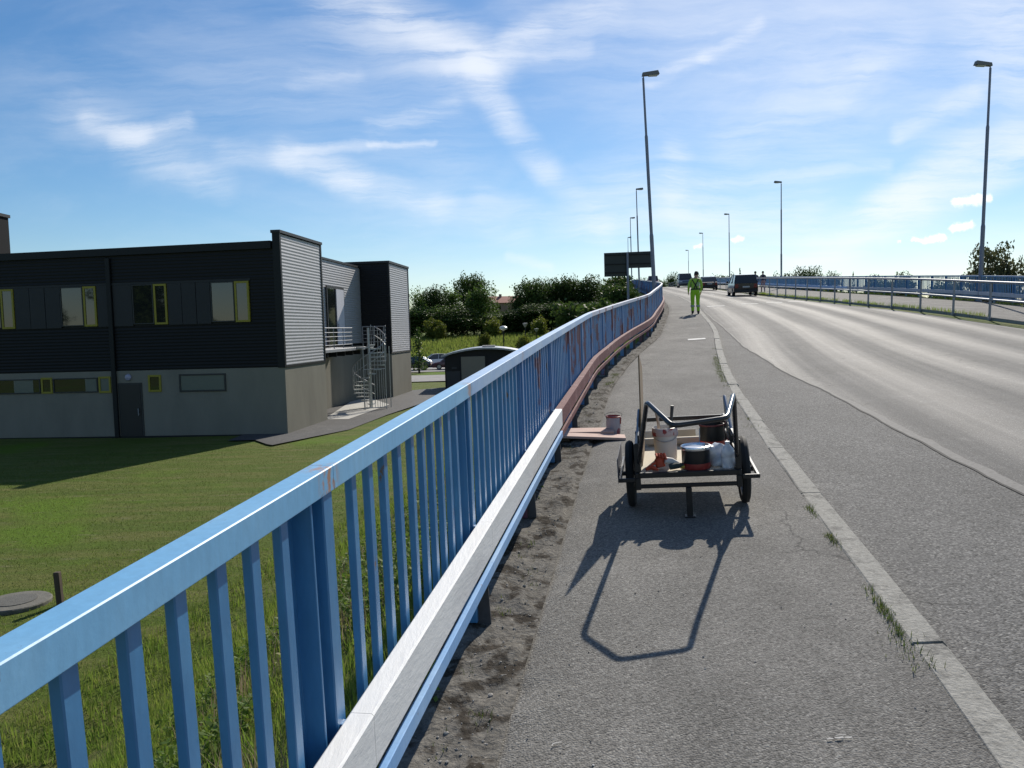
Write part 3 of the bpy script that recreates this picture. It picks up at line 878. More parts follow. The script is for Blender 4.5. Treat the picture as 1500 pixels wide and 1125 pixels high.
lamps = [  # x, y, turn, lean(deg about y), label
    (F(39.3) - .35, 39.3, 0.05, -2.1, "leaning street lamp beside the back of the dark road sign"),
    (F(90) - .3, 90, 0.05, -.8, "second street lamp on the railing side, just past the leaning one"),
    (F(132) - .3, 132, 0.05, -.4, "third street lamp behind the left railing, seen above the dark sign"),
    (F(178) - .3, 178, 0.05, 0, "farthest small street lamp above the dark road sign"),
    (R(39.2) - .02, 39.2, PI + .05, 2.2, "tall street lamp standing in front of the bush behind the far railing"),
    (R(87) + .2, 87, PI + .05, .3, "street lamp rising behind the far railing just right of the black estate car"),
    (R(130) + .3, 130, PI + .05, 0, "street lamp rising over the gap between the two black cars"),
    (R(172) + .3, 172, PI + .05, 0, "street lamp rising directly over the head of the worker in green"),
    (R(223) + .3, 223, PI + .05, 0, "smallest street lamp at the top of the bridge over the oncoming van"),
]
for i, (x, y, rz, lean, lab) in enumerate(lamps):
    o = lamp0 if i == 0 else copy_tree(lamp0)
    o.location = (x, y, Z(y) - .1)
    o.rotation_euler = (0, rad(lean) if abs(rz) < 1 else -rad(lean), rz)
    tag(o, lab, "street lamp", "street lamps along the bridge")

# road sign seen from behind
sg_ = thing("road_sign", "large dark road sign seen from behind on a steel post beyond the blue railing", "sign", (7.14, 50.0, ground_z(7.14, 50)))
so_ = sg_.location
M_signback = mat("sign_back", (0.022, 0.028, 0.026), 0.6, var=.1)
m = MB(); m.extrude([(5.75, 4.60), (7.2, 4.62), (7.2, 5.08), (8.62, 5.08), (8.62, 5.55), (8.72, 5.55), (8.72, 6.06), (5.75, 6.02)], (1, 0, 0), (0, 0, 1), (0, 1, 0), Vector((0, 50.06, 0)) - so_, .05)
m.build("sign_panel", M_signback, sg_)
for z_ in (4.8, 5.3, 5.85):
    m = MB(); m.box(Vector((5.8, 50.01, z_)) - so_, Vector((7.15 if z_ < 5 else 8.6, 50.058, z_ + .06)) - so_); m.build("brace", M_trim, sg_)
m = MB(); m.tube([Vector((7.14, 49.95, so_.z - .3)) - so_, Vector((7.14, 49.95, 6.0)) - so_], .07, 8); m.build("post", M_pole, sg_)

# ------------------------------------------------------------------ office building
BROT = -rad(6)
bld = thing("office_building", "black and grey corrugated two-storey office block on a concrete base by the lawn", "building", (-9.56, 34.85, LAWN), BROT)
def bx(name, a, b, m_, parent=bld, bev=0.0):
    m = MB()
    (m.bbox(a, b, bev) if bev else m.box(a, b))
    return m.build(name, m_, parent)
LEN = 24.0
bx("wall", (-LEN, 0, -.4), (0, 5.2, 2.88), M_concrete)
bx("wall", (-LEN, 18.23, -.4), (0, 23.6, 2.88), M_concrete)
bx("wall", (-LEN, 5.2, -.4), (-1.9, 18.23, 3.45), M_concrete)
bx("upper_wall", (-LEN, .06, 2.88), (-.04, 5.16, 7.9), M_trim)
bx("upper_wall", (-LEN, 5.16, 3.45), (-1.96, 18.3, 8.4), M_trim)
bx("upper_wall", (-LEN, 18.3, 2.88), (-.06, 23.55, 8.66), M_trim)
bx("fin_wall", (-.24, .03, 2.9), (-.04, 5.16, 8.5), M_trim)
def corr_x(name, x0, x1, z0, z1, y, m_, pitch=.14, amp=.0085):
    """horizontal corrugation on a wall facing -y"""
    m = MB(); n = max(2, int(round((z1 - z0) / pitch * 6))); vs = []
    for i in range(n + 1):
        z = z0 + (z1 - z0) * i / n
        yy = y - amp * math.sin(2 * PI * (z - z0) / pitch)
        vs += [(x0, yy, z), (x1, yy, z)]
    m.add(vs, [(2 * i, 2 * i + 1, 2 * i + 3, 2 * i + 2) for i in range(n)])
    return m.build(name, m_, bld, smooth=True)
def corr_y(name, y0, y1, z0, z1, x, m_, pitch=.14, amp=.0085):
    m = MB(); n = max(2, int(round((z1 - z0) / pitch * 6))); vs = []
    for i in range(n + 1):
        z = z0 + (z1 - z0) * i / n
        xx = x + amp * math.sin(2 * PI * (z - z0) / pitch)
        vs += [(xx, y0, z), (xx, y1, z)]
    m.add(vs, [(2 * i, 2 * i + 1, 2 * i + 3, 2 * i + 2) for i in range(n)])
    return m.build(name, m_, bld, smooth=True)
corr_x("cladding", -7.5, -.30, 2.92, 4.78, 0.0, M_clad_dark)
corr_x("cladding", -LEN, -7.72, 2.92, 4.78, 0.0, M_clad_dark)
corr_x("cladding", -7.5, -.30, 6.66, 7.78, 0.0, M_clad_dark)
corr_x("cladding", -LEN, -7.72, 6.66, 7.78, 0.0, M_clad_dark)
corr_x("cladding", -1.33, -.30, 4.78, 6.66, 0.0, M_clad_dark)
corr_y("cladding", .12, 5.08, 2.95, 8.45, 0.0, M_clad_lite)
corr_y("cladding", 5.3, 18.2, 3.6, 8.35, -1.9, M_clad_lite)
corr_x("cladding", -1.85, -.1, 2.95, 8.55, 18.23, M_clad_dark)
corr_y("cladding", 18.36, 23.5, 2.95, 8.6, 0.0, M_clad_lite)
# corner trims, sills and copings
bx("corner_trim", (-.29, -.04, 2.86), (.035, .11, 8.56), M_trim)
bx("corner_trim", (-.14, 5.09, 2.86), (.035, 5.24, 8.56), M_trim)
bx("corner_trim", (-.1, 18.18, 2.86), (.035, 18.35, 8.72), M_trim)
bx("corner_trim", (-.1, 23.51, 2.86), (.035, 23.64, 8.72), M_trim)
bx("coping", (-.34, -.07, 8.5), (.07, 5.28, 8.62), M_panel)
bx("coping", (-LEN, 18.14, 8.64), (.07, 23.7, 8.78), M_panel)
bx("coping", (-2.2, 5.0, 8.36), (-1.84, 18.16, 8.48), M_panel)
bx("sill_trim", (.002, .11, 2.86), (.04, 5.09, 2.93), M_trim)
bx("sill_trim", (.002, 18.35, 2.86), (.04, 23.51, 2.93), M_trim)
bx("plinth", (-LEN, -.04, -.4), (.03, .0, .05), M_trim)
m = MB(); m.add([(-LEN, -.12, 7.70), (-.345, -.12, 7.86), (-.345, .5, 7.86), (-LEN, .5, 7.7), (-LEN, -.12, 7.98), (-.345, -.12, 8.18), (-.345, .5, 8.18), (-LEN, .5, 7.98)],
      [(3, 2, 1, 0), (4, 5, 6, 7), (0, 1, 5, 4), (1, 2, 6, 5), (2, 3, 7, 6), (3, 0, 4, 7)])
m.build("roof_fascia", M_trim, bld)
bx("roof", (-LEN, .5, 7.92), (-.345, 5.15, 8.04), M_roofing)
bx("roof", (-LEN, 5.2, 8.41), (-2.21, 18.1, 8.45), M_roofing)
# window band: lintel strip, panels, windows
bx("band_lintel", (-LEN, -.03, 6.56), (-1.335, .05, 6.655), M_panel)
def window(u0, u1, z0, z1, frame_m, glass_m, th=.09, y=0.0, tint=None):
    m = MB()
    a, b = -max(u0, u1), -min(u0, u1)
    m.bbox((a, y - .05, z0), (a + th, y + .05, z1), .004); m.bbox((b - th, y - .05, z0), (b, y + .05, z1), .004)
    m.bbox((a + th, y - .048, z0), (b - th, y + .05, z0 + th), .004); m.bbox((a + th, y - .048, z1 - th), (b - th, y + .05, z1), .004)
    f_ = m.build("window", frame_m, bld)
    p = MB(); p.box((a + th, y - .02, z0 + th), (b - th, y - .005, z1 - th)); p.build("pane", glass_m, f_)
    return f_
ups = [(1.41, 2.04, 'y'), (2.06, 3.10, 'g'), (5.06, 5.64, 'y'), (5.66, 6.60, 'g'), (8.25, 8.83, 'y'), (8.85, 9.88, 'g'), (12.05, 12.65, 'y'), (12.67, 13.65, 'g'),
       (15.3, 15.9, 'y'), (15.92, 16.9, 'g')]
for a, b, t_ in ups:
    window(a, b, 4.83 if t_ == 'y' else 4.86, 6.55, M_yellow if t_ == 'y' else M_dkframe, M_glass, .085 if t_ == 'y' else .045)
gaps = [(3.12, 5.04), (6.62, 7.5), (7.72, 8.23), (9.9, 12.03), (13.67, 15.28), (16.92, 23.9)]
for a, b in gaps:
    n_ = max(1, int(round((b - a) / .62)))
    for i in range(n_):
        u0 = a + (b - a) * i / n_ + .012; u1 = a + (b - a) * (i + 1) / n_ - .012
        bx("panel", (-u1, -.02 - .006 * (i % 2), 4.80), (-u0, .04, 6.555), M_panel)
# downpipe
m = MB(); m.bbox((-7.71, -.13, 0.0), (-7.51, -.02, 7.72), .02); m.build("downpipe", M_trim, bld)
# ground floor: door, lamp, windows
m = MB(); m.box((-7.48, -.03, 0.05), (-6.4, .02, 2.36)); dr = m.build("door", M_dkframe, bld)
m = MB(); m.bbox((-7.40, -.045, 0.06), (-6.48, -.031, 2.28), .004); m.build("door_leaf", mat("black_door", (0.010, 0.010, 0.011), .45), dr)
m = MB(); m.tube([(-6.58, -.10, .95), (-6.58, -.10, 1.25)], .02, 6); m.box((-6.6, -.1, 1.0), (-6.56, -.045, 1.03)); m.build("handle", M_galv, dr)
m = MB(); m.lathe([(.13, 0), (.15, .03), (.13, .08), (.06, .11)], 14, Matrix.Translation((-6.99, 0, 2.6)) @ Matrix.Rotation(PI / 2, 4, 'X')); m.build("wall_lamp", mat("wall_lamp_glass", (.30, .30, .40), .3), bld, True)
window(5.52, 6.1, 1.95, 2.68, M_yellow, M_glass, .085)
window(7.8, 8.36, 1.95, 2.66, M_yellow, M_glass_pale, .085)
window(10.5, 11.02, 1.97, 2.67, M_yellow, M_glass, .085)
window(2.62, 4.70, 1.92, 2.68, M_dkframe, M_glass_pale, .07)
window(8.4, 10.46, 1.98, 2.62, M_dkframe, M_glass, .05)
window(11.06, 13.1, 1.98, 2.62, M_dkframe, M_glass, .05)
for a, b in ((8.47, 8.98), (11.4, 12.3)):
    bx("blind", (-b, -.024, 2.03), (-a, -.0215, 2.57), M_glass_pale)
# recess: balcony, door
m = MB(); m.box((-1.86, 11.3, 3.52), (-1.80, 14.45, 6.95)); rd = m.build("balcony_door", M_dkframe, bld)
m = MB(); m.box((-1.80, 12.9, 3.6), (-1.77, 14.3, 6.8)); m.build("door_leaf", M_white_door, rd)
m = MB(); m.box((-1.80, 11.45, 3.6), (-1.785, 12.75, 6.8)); m.build("pane", M_glass, rd)
m = MB(); m.tube([(-1.74, 13.02, 4.5), (-1.74, 13.02, 4.8)], .02, 6); m.build("handle", M_galv, rd)
m = MB(); m.bbox((-1.88, 5.22, 3.30), (-.02, 12.3, 3.46), .01)
bal_ = m.build("balcony", M_galv, bld)
for y_ in (5.9, 7.3, 8.7, 10.1, 11.6):
    m = MB(); m.box((-1.86, y_, 3.05), (-.1, y_ + .1, 3.298)); m.build("bracket", M_trim, bal_)
for z_ in (3.66, 3.87, 4.08, 4.29, 4.52):
    m = MB(); m.tube([(-.06, 5.25, z_), (-.06, 10.0, z_)], .026 if z_ > 4.5 else .018, 6); m.build("railing_bar", M_galv, bal_, True)
for y_ in (5.3, 6.85, 8.4, 9.95):
    m = MB(); m.tube([(-.06, y_, 3.46), (-.06, y_, 4.52)], .024, 6); m.build("railing_post", M_galv, bal_, True)
m = MB(); m.box((-1.2, 5.3, .08), (-.2, 12.0, .12)); 
patch("paved_apron", [(-9.25, 40.2), (-8.0, 40.0), (-7.1, 47.5), (-9.0, 52.5), (-10.0, 52.0)], LZ + .012, M_stone_slab)

# spiral stair
scx = Vector((.62, 10.75, 0))
rotB = Matrix.Rotation(BROT, 4, 'Z')
sp_loc = bld.location + (rotB @ scx)
sp_loc.z = LAWN + .06
stair = thing("spiral_staircase", "galvanised spiral staircase up to the balcony of the office block", "staircase", tuple(sp_loc), BROT)
M_galv2 = mat("dull_galvanised", (0.46, 0.475, 0.47), 0.5, metal=.5, var=.15, vscale=10)
m = MB(); m.tube([(0, 0, 0), (0, 0, 4.45)], .07, 10); m.build("pole", M_galv2, stair, True)
NS = 16
hand = []
for i in range(NS):
    a = PI * .5 + 2 * PI * 1.05 * i / NS
    z_ = .22 * (i + 1)
    m = MB(); da = 2 * PI * 1.05 / NS
    pts = [(0.05 * math.cos(a), 0.05 * math.sin(a)), (.92 * math.cos(a - .02), .92 * math.sin(a - .02)), (.92 * math.cos(a + da * 1.15), .92 * math.sin(a + da * 1.15)), (.05 * math.cos(a + da), .05 * math.sin(a + da))]
    m.extrude(pts, (1, 0, 0), (0, 1, 0), (0, 0, 1), (0, 0, z_ - .06), .06)
    m.build("tread", M_galv2, stair)
    for q in (0, .5):
        aa = a + da * q
        m = MB(); m.tube([(.93 * math.cos(aa), .93 * math.sin(aa), z_ - .04), (.93 * math.cos(aa), .93 * math.sin(aa), z_ + 1.0 + .11 * q * 2)], .016, 5); m.build("baluster", M_galv2, stair)
    hand.append((.93 * math.cos(a), .93 * math.sin(a), z_ + 1.0))
m = MB(); m.tube(hand, .028, 8); m.build("handrail", M_galv, stair, True)
m = MB(); m.tube([(p[0], p[1], p[2] - .5) for p in hand], .015, 6); m.build("middle_rail", M_galv2, stair, True)
a_end = PI * .5 + 2 * PI * 1.05
m = MB(); m.box((-1.6, -.2, 3.32), (0, 1.0, 3.40)); m.build("landing", M_galv2, stair)
for z_ in (3.66, 3.87, 4.08, 4.29, 4.52):
    m = MB(); m.tube([(-.6, 1.0, z_), (0, 1.0, z_), (.35, .9, z_), (.7, .65, z_), (.9, .3, z_), (.95, 0, z_)], .024 if z_ > 4.5 else .014, 6); m.build("landing_rail", M_galv, stair, True)
for x_, y_ in ((-.6, 1.0), (0, 1.0), (.7, .65), (.95, 0)):
    m = MB(); m.tube([(x_, y_, 3.3), (x_, y_, 4.52)], .02, 6); m.build("landing_post", M_galv, stair, True)
for q in range(9):
    ta = rad(-95 + 8.5 * q)
    m = MB(); m.tube([(1.0 * math.cos(ta), 1.0 * math.sin(ta), .1), (1.0 * math.cos(ta), 1.0 * math.sin(ta), 2.2)], .014, 5); m.build("guard_bar", M_galv2, stair)
m = MB()
for x_, y_ in ((-.05, -.98), (.98, -.35), (.98, .6)):
    m.tube([(x_, y_, -.02), (x_, y_, 3.4)], .025, 6)
m.tube([(-.05, -.98, .1), (.98, -.35, .1)], .03, 6); m.tube([(-.05, -.98, 2.2), (.98, -.35, 2.2)], .02, 6)
m.build("support_frame", M_galv2, stair)

# concrete tower behind at far left
tw = thing("concrete_tower", "plain grey concrete tower rising behind the flat roof at the far left", "tower", (-38.2, 60, LAWN))
bx("wall", (-1.5, -1.5, -.3), (1.5, 1.5, 13.4), mat("grey_tower", (.020, .021, .023), .9, spec=.1, var=.1, vscale=1), tw)
bx("coping", (-1.6, -1.6, 13.4), (1.6, 1.6, 13.62), M_panel, tw)
bx("joint", (-1.503, -1.503, 6.0), (1.503, 1.503, 6.04), M_panel, tw)

# shed with curved roof
sh = thing("bicycle_shed", "low black shed with curved grey metal roof and beige panel beyond the office block", "shed", (-1.9, 57.9, LAWN))
bx("wall", (-2.78, 0, -.2), (2.9, 4.5, 2.35), M_wall_shed, sh)
m = MB(); n_ = 14; top = []
for i in range(n_ + 1):
    x = -3.0 + 6.2 * i / n_; t_ = (x - .1) / 3.1
    top.append((x, 2.50 + .50 * (1 - t_ * t_)))
poly = top + [(x, z - .10) for x, z in reversed(top)]
for i in range(n_):
    a, b = top[i], top[i + 1]
    m.add([(a[0], -.35, a[1]), (b[0], -.35, b[1]), (b[0], 4.9, b[1]), (a[0], 4.9, a[1]), (a[0], -.35, a[1] - .12), (b[0], -.35, b[1] - .12), (b[0], 4.9, b[1] - .12), (a[0], 4.9, a[1] - .12)],
          [(0, 1, 2, 3), (7, 6, 5, 4), (0, 4, 5, 1), (2, 6, 7, 3)] + ([(3, 7, 4, 0)] if i == 0 else []) + ([(1, 5, 6, 2)] if i == n_ - 1 else []))
m.build("roof", M_shed_roof, sh)
m = MB(); m.extrude([(x, z - .125) for x, z in top[1:-1]] + [(2.85, 2.35), (-2.75, 2.35)], (1, 0, 0), (0, 0, 1), (0, 1, 0), (0, .02, 0), .1); m.build("gable", M_wall_shed, sh)
bx("roof_light", (-.15, 1.2, 2.98), (.75, 2.4, 3.1), M_stone_slab, sh)
bx("panel", (-1.62, -.06, .35), (.05, -.005, 2.38), M_shed_panel, sh)
bx("panel", (-2.68, -.05, .1), (-1.72, -.005, 1.38), M_shed_grey, sh)
bx("post", (-1.70, -.08, -.2), (-1.63, .0, 2.45), M_wall_shed, sh)
bx("post", (.06, -.08, -.2), (.14, .0, 2.6), M_wall_shed, sh)
bx("vent_grille", (-2.3, -.02, 1.55), (-1.95, .0, 1.66), M_shed_grey, sh)

# park lamps by the lot
def park_lamp(x, y, h, white, lab):
    r = thing("park_lamp", lab, "lamp post", (x, y, low(x, y)), 0, "lamp posts by the parking lot")
    m = MB(); m.tube([(0, 0, -.2), (0, 0, h - .55)], .06, 8); m.build("pole", M_trim, r, True)
    m = MB()
    if white:
        m.lathe([(.07, h - .55), (.16, h - .45), (.40, h - .34), (.42, h - .18), (.28, h - .06), (.05, h)], 12)
    else:
        m.lathe([(.06, h - .55), (.12, h - .5), (.34, h - .1), (.36, h - .04), (.04, h)], 12)
    m.build("lamp_head", mat("white_globe", (.62, .62, .60), .4) if white else mat("grey_lamp_head", (.26, .26, .25), .4), r, True)
park_lamp(-.75, 88, 4.6, True, "dark lamp post with broad white head beyond the shed roof")
park_lamp(1.9, 106, 5.0, False, "thin lamp post with grey cone head before the dark trees")
park_lamp(3.7, 118, 4.1, False, "small lamp post nearest the blue railing at the meadow edge")

# manhole ring and marker stake on the lawn
mh = thing("manhole", "round grey concrete manhole cover lying on the lawn", "manhole", (-8.05, 13.0, LAWN))
m = MB(); m.lathe([(.52, -.1), (.52, .07), (.505, .085), (.3, .09)], 28); m.build("ring", mat("old_concrete", (.13, .125, .105), .9, var=.25, vscale=9, bump=.5, bscale=25), mh)
m = MB(); m.lathe([(.31, .08), (.31, .100), (.05, .104)], 24); m.build("lid", mat("worn_iron", (.10, .098, .085), .8, var=.25, vscale=14, bump=.5, bscale=40), mh)
m = MB(); m.bbox((-.045, -.045, -.2), (.045, .045, .56), .008)
st = m.build("marker_stake", M_wood_old); st.location = (-7.28, 12.9, LAWN); st.rotation_euler = (0, rad(-2.5), 0)
tag(st, "short dark wooden stake standing in the lawn beside the manhole", "stake")

# ------------------------------------------------------------------ hand cart
CX, CY = 1.31, 6.12
CANG = -math.atan(0.175)
slope = Z.slope(6.3)
cart = thing("hand_cart", "black steel hand cart with paint pots standing on the footpath", "cart", (CX, CY, pz(CX, CY)), 0)
cart.rotation_euler = (math.atan(slope), -math.atan(.04), CANG)
def cpart(name, m, mm, sm=False, parent=cart): return m.build(name, mm, parent, sm)
WH = .37      # half inner width
BL = 1.22     # bed length
BH = .33      # bed height
# frame of the bed
m = MB()
m.bbox((-WH, -.02, BH - .02), (WH, .02, BH + .02), .004)
m.bbox((-WH, BL - .02, BH - .02), (WH, BL + .02, BH + .02), .004)
m.bbox((-WH - .02, -.02, BH - .02), (-WH + .02, BL + .02, BH + .02), .004)
m.bbox((WH - .02, -.02, BH - .02), (WH + .02, BL + .02, BH + .02), .004)
m.bbox((-WH, -.015, BH - .10), (WH, .015, BH - .072), .004)
m.bbox((-WH - .02, -.02, BH - .11), (-WH + .02, .02, BH - .02), .004)
m.bbox((WH - .02, -.02, BH - .11), (WH + .02, .02, BH - .02), .004)
cpart("bed_frame", m, M_black)
m = MB(); m.bbox((-WH + .021, .021, BH - .006), (WH - .021, BL - .021, BH + .008), .003); cpart("bed_floor", m, M_ply)
# low sides: posts and bars
m = MB()
for sx in (-1, 1):
    for y_ in (.02, .55, BL - .02):
        m.bbox((sx * WH - .02, y_ - .018, BH + .02), (sx * WH + .02, y_ + .018, BH + .24), .003)
    m.bbox((sx * WH - .012, .0, BH + .22), (sx * WH + .012, BL, BH + .245), .003)
    m.bbox((sx * WH - .008, .0, BH + .11), (sx * WH + .008, BL, BH + .128), .003)
m.bbox((-WH, BL - .012, BH + .2), (WH, BL + .012, BH + .235), .003)
cpart("side_rack", m, M_black)
m = MB(); m.bbox((-WH + .012, .03, BH + .01), (-WH + .024, .40, BH + .30), .003); cpart("side_panel", m, M_black)
m = MB(); m.bbox((-WH + .02, BL - .03, BH + .03), (WH - .25, BL - .015, BH + .12), .003); cpart("front_board", m, M_ply)
# outrigger frame round the wheels
OW = .505
y0, y1 = -.02, .78
ax = .30      # axle height
for sx in (-1, 1):
    m = MB()
    m.bbox((sx * OW, y0 - .012, ax - .015), (sx * (WH + .021), y0 + .012, ax + .015), .004)
    m.bbox((sx * OW, y1 - .012, ax - .015), (sx * (WH + .021), y1 + .012, ax + .015), .004)
    m.bbox((sx * OW - .012, y0 - .012, ax - .015), (sx * OW + .012, y1 + .012, ax + .015), .004)
    cpart("wheel_guard", m, M_black)
m = MB(); m.bbox((-OW - .016, y0 + .02, ax - .03), (-OW - .013, y1 - .02, ax + .15), .001); cpart("side_flap", m, mat("grey_flap", (.12, .13, .17), .5))
# wheels
for sx in (-1, 1):
    yw = .36
    Mw = Matrix.Translation((sx * .435, yw, .265)) @ Matrix.Rotation(PI / 2, 4, 'Y')
    m = MB(); rr = .235; tr = .03; vs = []; nn = 28; kk = 8
    for i in range(nn):
        a = 2 * PI * i / nn
        for k in range(kk):
            b = 2 * PI * k / kk
            vs.append(((rr + tr * math.cos(b)) * math.cos(a), (rr + tr * math.cos(b)) * math.sin(a), tr * 1.1 * math.sin(b)))
    fs_ = [(i * kk + k, ((i + 1) % nn) * kk + k, ((i + 1) % nn) * kk + (k + 1) % kk, i * kk + (k + 1) % kk) for i in range(nn) for k in range(kk)]
    m.add(vs, fs_, 0, Mw); wh = cpart("wheel", m, M_rubber, True)
    m = MB(); m.lathe([(.19, -.018), (.208, -.02), (.208, .02), (.19, .018)], 28, Mw, close=True); cpart("rim", m, M_chrome, True, wh)
    m = MB()
    for i in range(14):
        a = 2 * PI * i / 14
        m.tube([Mw @ Vector((.02 * math.cos(a + .6), .02 * math.sin(a + .6), .02 * (-1) ** i)), Mw @ Vector((.2 * math.cos(a), .2 * math.sin(a), 0))], .0025, 4)
    cpart("spokes", m, M_chrome, False, wh)
    m = MB(); m.tube([Mw @ Vector((0, 0, -.09)), Mw @ Vector((0, 0, .09))], .018, 8); cpart("hub", m, M_black, True, wh)
# prop leg
m = MB(); m.bbox((-.022, -.03, .0), (.022, .015, BH - .1), .004); m.bbox((-.04, -.04, 0), (.04, .03, .012), .003); cpart("prop_leg", m, M_black)
# push handle
def to_cart(p): return cart.matrix_basis.inverted() @ Vector(p)
def hp(x, d, h): return to_cart((x, d, Z(d) + h))
Lb, Rb = hp(.90, 5.52, .925), hp(1.505, 5.60, .95)
Lc, Rc = hp(.985, 5.08, .835), hp(1.345, 5.16, .862)
def bend(pts, r=.07):
    out = [Vector(pts[0])]
    for i in range(1, len(pts) - 1):
        p, a, b = Vector(pts[i]), Vector(pts[i - 1]), Vector(pts[i + 1])
        u, v = (a - p).normalized(), (b - p).normalized()
        for t_ in (0, .33, .66, 1):
            q = (p + u * r) * (1 - t_) ** 2 + p * 2 * t_ * (1 - t_) + (p + v * r) * t_ * t_
            out.append(q)
    out.append(Vector(pts[-1])); return out
m = MB()
m.tube(bend([(-WH, .10, BH + .02), Lb, Lc, Rc, Rb, (WH, .10, BH + .02)], .05), .017, 10)
cpart("push_handle", m, mat("handle_tube", (.022, .022, .024), .22, metal=.0, var=.2, vscale=20), True)
m = MB(); m.tube(bend([(WH, .75, BH + .02), (WH - .02, .80, BH + .47), (WH, .42, BH + .2)], .04), .013, 8)
cpart("brace", m, M_chrome, True)
m = MB(); m.tube(bend([(-WH, .75, BH + .02), (-WH + .02, .72, BH + .40), (-WH, .42, BH + .2)], .04), .013, 8)
cpart("brace", m, M_chrome, True)
bpy.context.view_layer.update()
def on_cart(name, label, cat, x, y, group=None, h=BH + .009):
    p = cart.matrix_basis @ Vector((x, y, h))
    t_ = thing(name, label, cat, tuple(p), 0, group)
    t_.rotation_euler = cart.rotation_euler
    return t_
# board standing along the left side of the cart
M_brownboard = mat("brown_hardboard", (.20, .135, .075), .8, var=.15, vscale=9, coords='obj')
pb = on_cart("hardboard_sheet", "brown hardboard sheet standing upright on the left side of the cart", "board", -WH + .03, .30)
m = MB(); m.extrude([(-.02, 0), (.64, 0), (.60, .72), (.0, .87)], (0, 1, 0), (0, 0, 1), (1, 0, 0), (-.006, 0, 0), .010)
m.build("sheet", M_brownboard, pb)
pb.rotation_euler.y += rad(1.5)
pb.rotation_euler.z += rad(-0.9)
pb['label'] = "brown hardboard sheet standing upright on the left side of the cart"
# white bucket
M_bucket = mat("white_bucket", (.60, .58, .53), .45, var=.06, vscale=6, coords='obj', color3=(.25, .03, .03), c3=(.80, .82), c3scale=11)
M_redpaint = mat("red_paint", (.26, .030, .028), .3, var=.2, vscale=20)
M_redbright = mat("bright_red_label", (.48, .035, .015), .45)
bk = on_cart("paint_bucket", "tall white plastic bucket smeared with red paint holding brushes on the cart", "bucket", -.15, .50)
m = MB(); m.lathe([(.082, 0), (.086, .008), (.094, .23), (.100, .235), (.100, .262), (.093, .265), (.089, .255), (.078, .012)], 26); m.build("bucket_body", M_bucket, bk, True)
m = MB(); m.lathe([(.06, .15), (.086, .155)], 22); m.build("paint", M_redpaint, bk)
m = MB(); m.lathe([(.1005, .20), (.1022, .206), (.1022, .258), (.1005, .263)], 26, close=True); m.build("smeared_rim", mat("smeared_rim", (.50, .40, .38), .5, color2=(.26, .03, .03), c2=(.50, .58), c2scale=18, coords='obj'), bk, True)
m = MB(); m.tube([(-.103, 0, .22)] + [(-.103 * math.cos(t_), -.1 * math.sin(t_), .22 - .06 * math.sin(t_)) for t_ in [PI * i / 10 for i in range(1, 10)]] + [(.103, 0, .22)], .003, 5)
m.build("bail", M_chrome, bk, True)
for i, (x_, y_, lx, L_, c_) in enumerate(((-.03, .0, -.03, .40, (.45, .33, .25)), (.03, .03, .04, .43, (.05, .05, .05)))):
    br = on_cart("paint_brush", ("wooden" if i == 0 else "black") + " handled paint brush standing in the white bucket on the cart", "brush", -.15 + x_, .50 + y_)
    m = MB(); m.tube([(0, 0, .06), (lx * .35, 0, .22)], [.022, .020], 8); m.build("bristles", M_redpaint, br)
    m = MB(); m.tube([(lx * .35, 0, .22), (lx * .6, 0, .30), (lx, 0, L_)], [.016, .011, .014], 8); m.build("handle", mat("brush_handle" + ("" if i == 0 else "_black"), c_, .5), br, True)
# big black pot with red base
pt = on_cart("paint_pot", "large dark paint pot streaked red at the far right corner of the cart", "paint pot", .235, .74)
pt.scale = (.80, .80, .84)
m = MB(); m.lathe([(.120, .0), (.124, .005), (.124, .255), (.130, .258), (.130, .272), (.118, .275), (.112, .25), (.112, .03)], 28)
m.build("pot_body", mat("dark_pot", (.022, .022, .020), .4, coords='obj', spec=.25, color2=(.30, .03, .015), c2=(.56, .62), c2scale=5), pt, True)
m = MB(); m.lathe([(.1255, .01), (.1262, .012), (.1262, .11), (.1255, .115)], 28, close=True); m.build("label_band", M_redbright, pt, True)
m = MB(); m.lathe([(.05, .18), (.113, .185)], 24); m.build("paint", mat("dark_red_paint", (.10, .015, .015), .25), pt)
m = MB(); m.lathe([(.1305, .262), (.1335, .264), (.1335, .278), (.1305, .28)], 28, close=True); m.build("rim", mat("red_stained_rim", (.12, .02, .02), .4), pt, True)
m = MB(); m.tube([(-.128, -.01, .24), (-.133, -.03, .10), (-.10, -.09, .04)], .005, 6); m.build("bail", M_chrome, pt, True)
# black can with silver rim
cn = on_cart("paint_can", "open black paint can with bright silver rim at the near edge of the cart", "paint can", .07, .14)
m = MB(); m.lathe([(.104, 0), (.106, .004), (.106, .155), (.100, .15), (.100, .02)], 28); m.build("can_body", mat("black_label", (.016, .016, .017), .3), cn, True)
m = MB(); m.lathe([(.1066, .005), (.1072, .008), (.1072, .045), (.1066, .05)], 28, close=True); m.build("label_band", mat("dark_red_band", (.25, .02, .015), .4), cn, True)
M_tin = mat("tinplate", (.75, .77, .80), .22, metal=.9)
m = MB(); m.lathe([(.096, .150), (.113, .152), (.116, .166), (.112, .176), (.104, .178), (.096, .166)], 30, close=True); m.build("rim", M_tin, cn, True)
m = MB(); m.lathe([(.02, .158), (.097, .160)], 26); m.build("paint", mat("pale_paint", (.55, .60, .68), .2), cn)
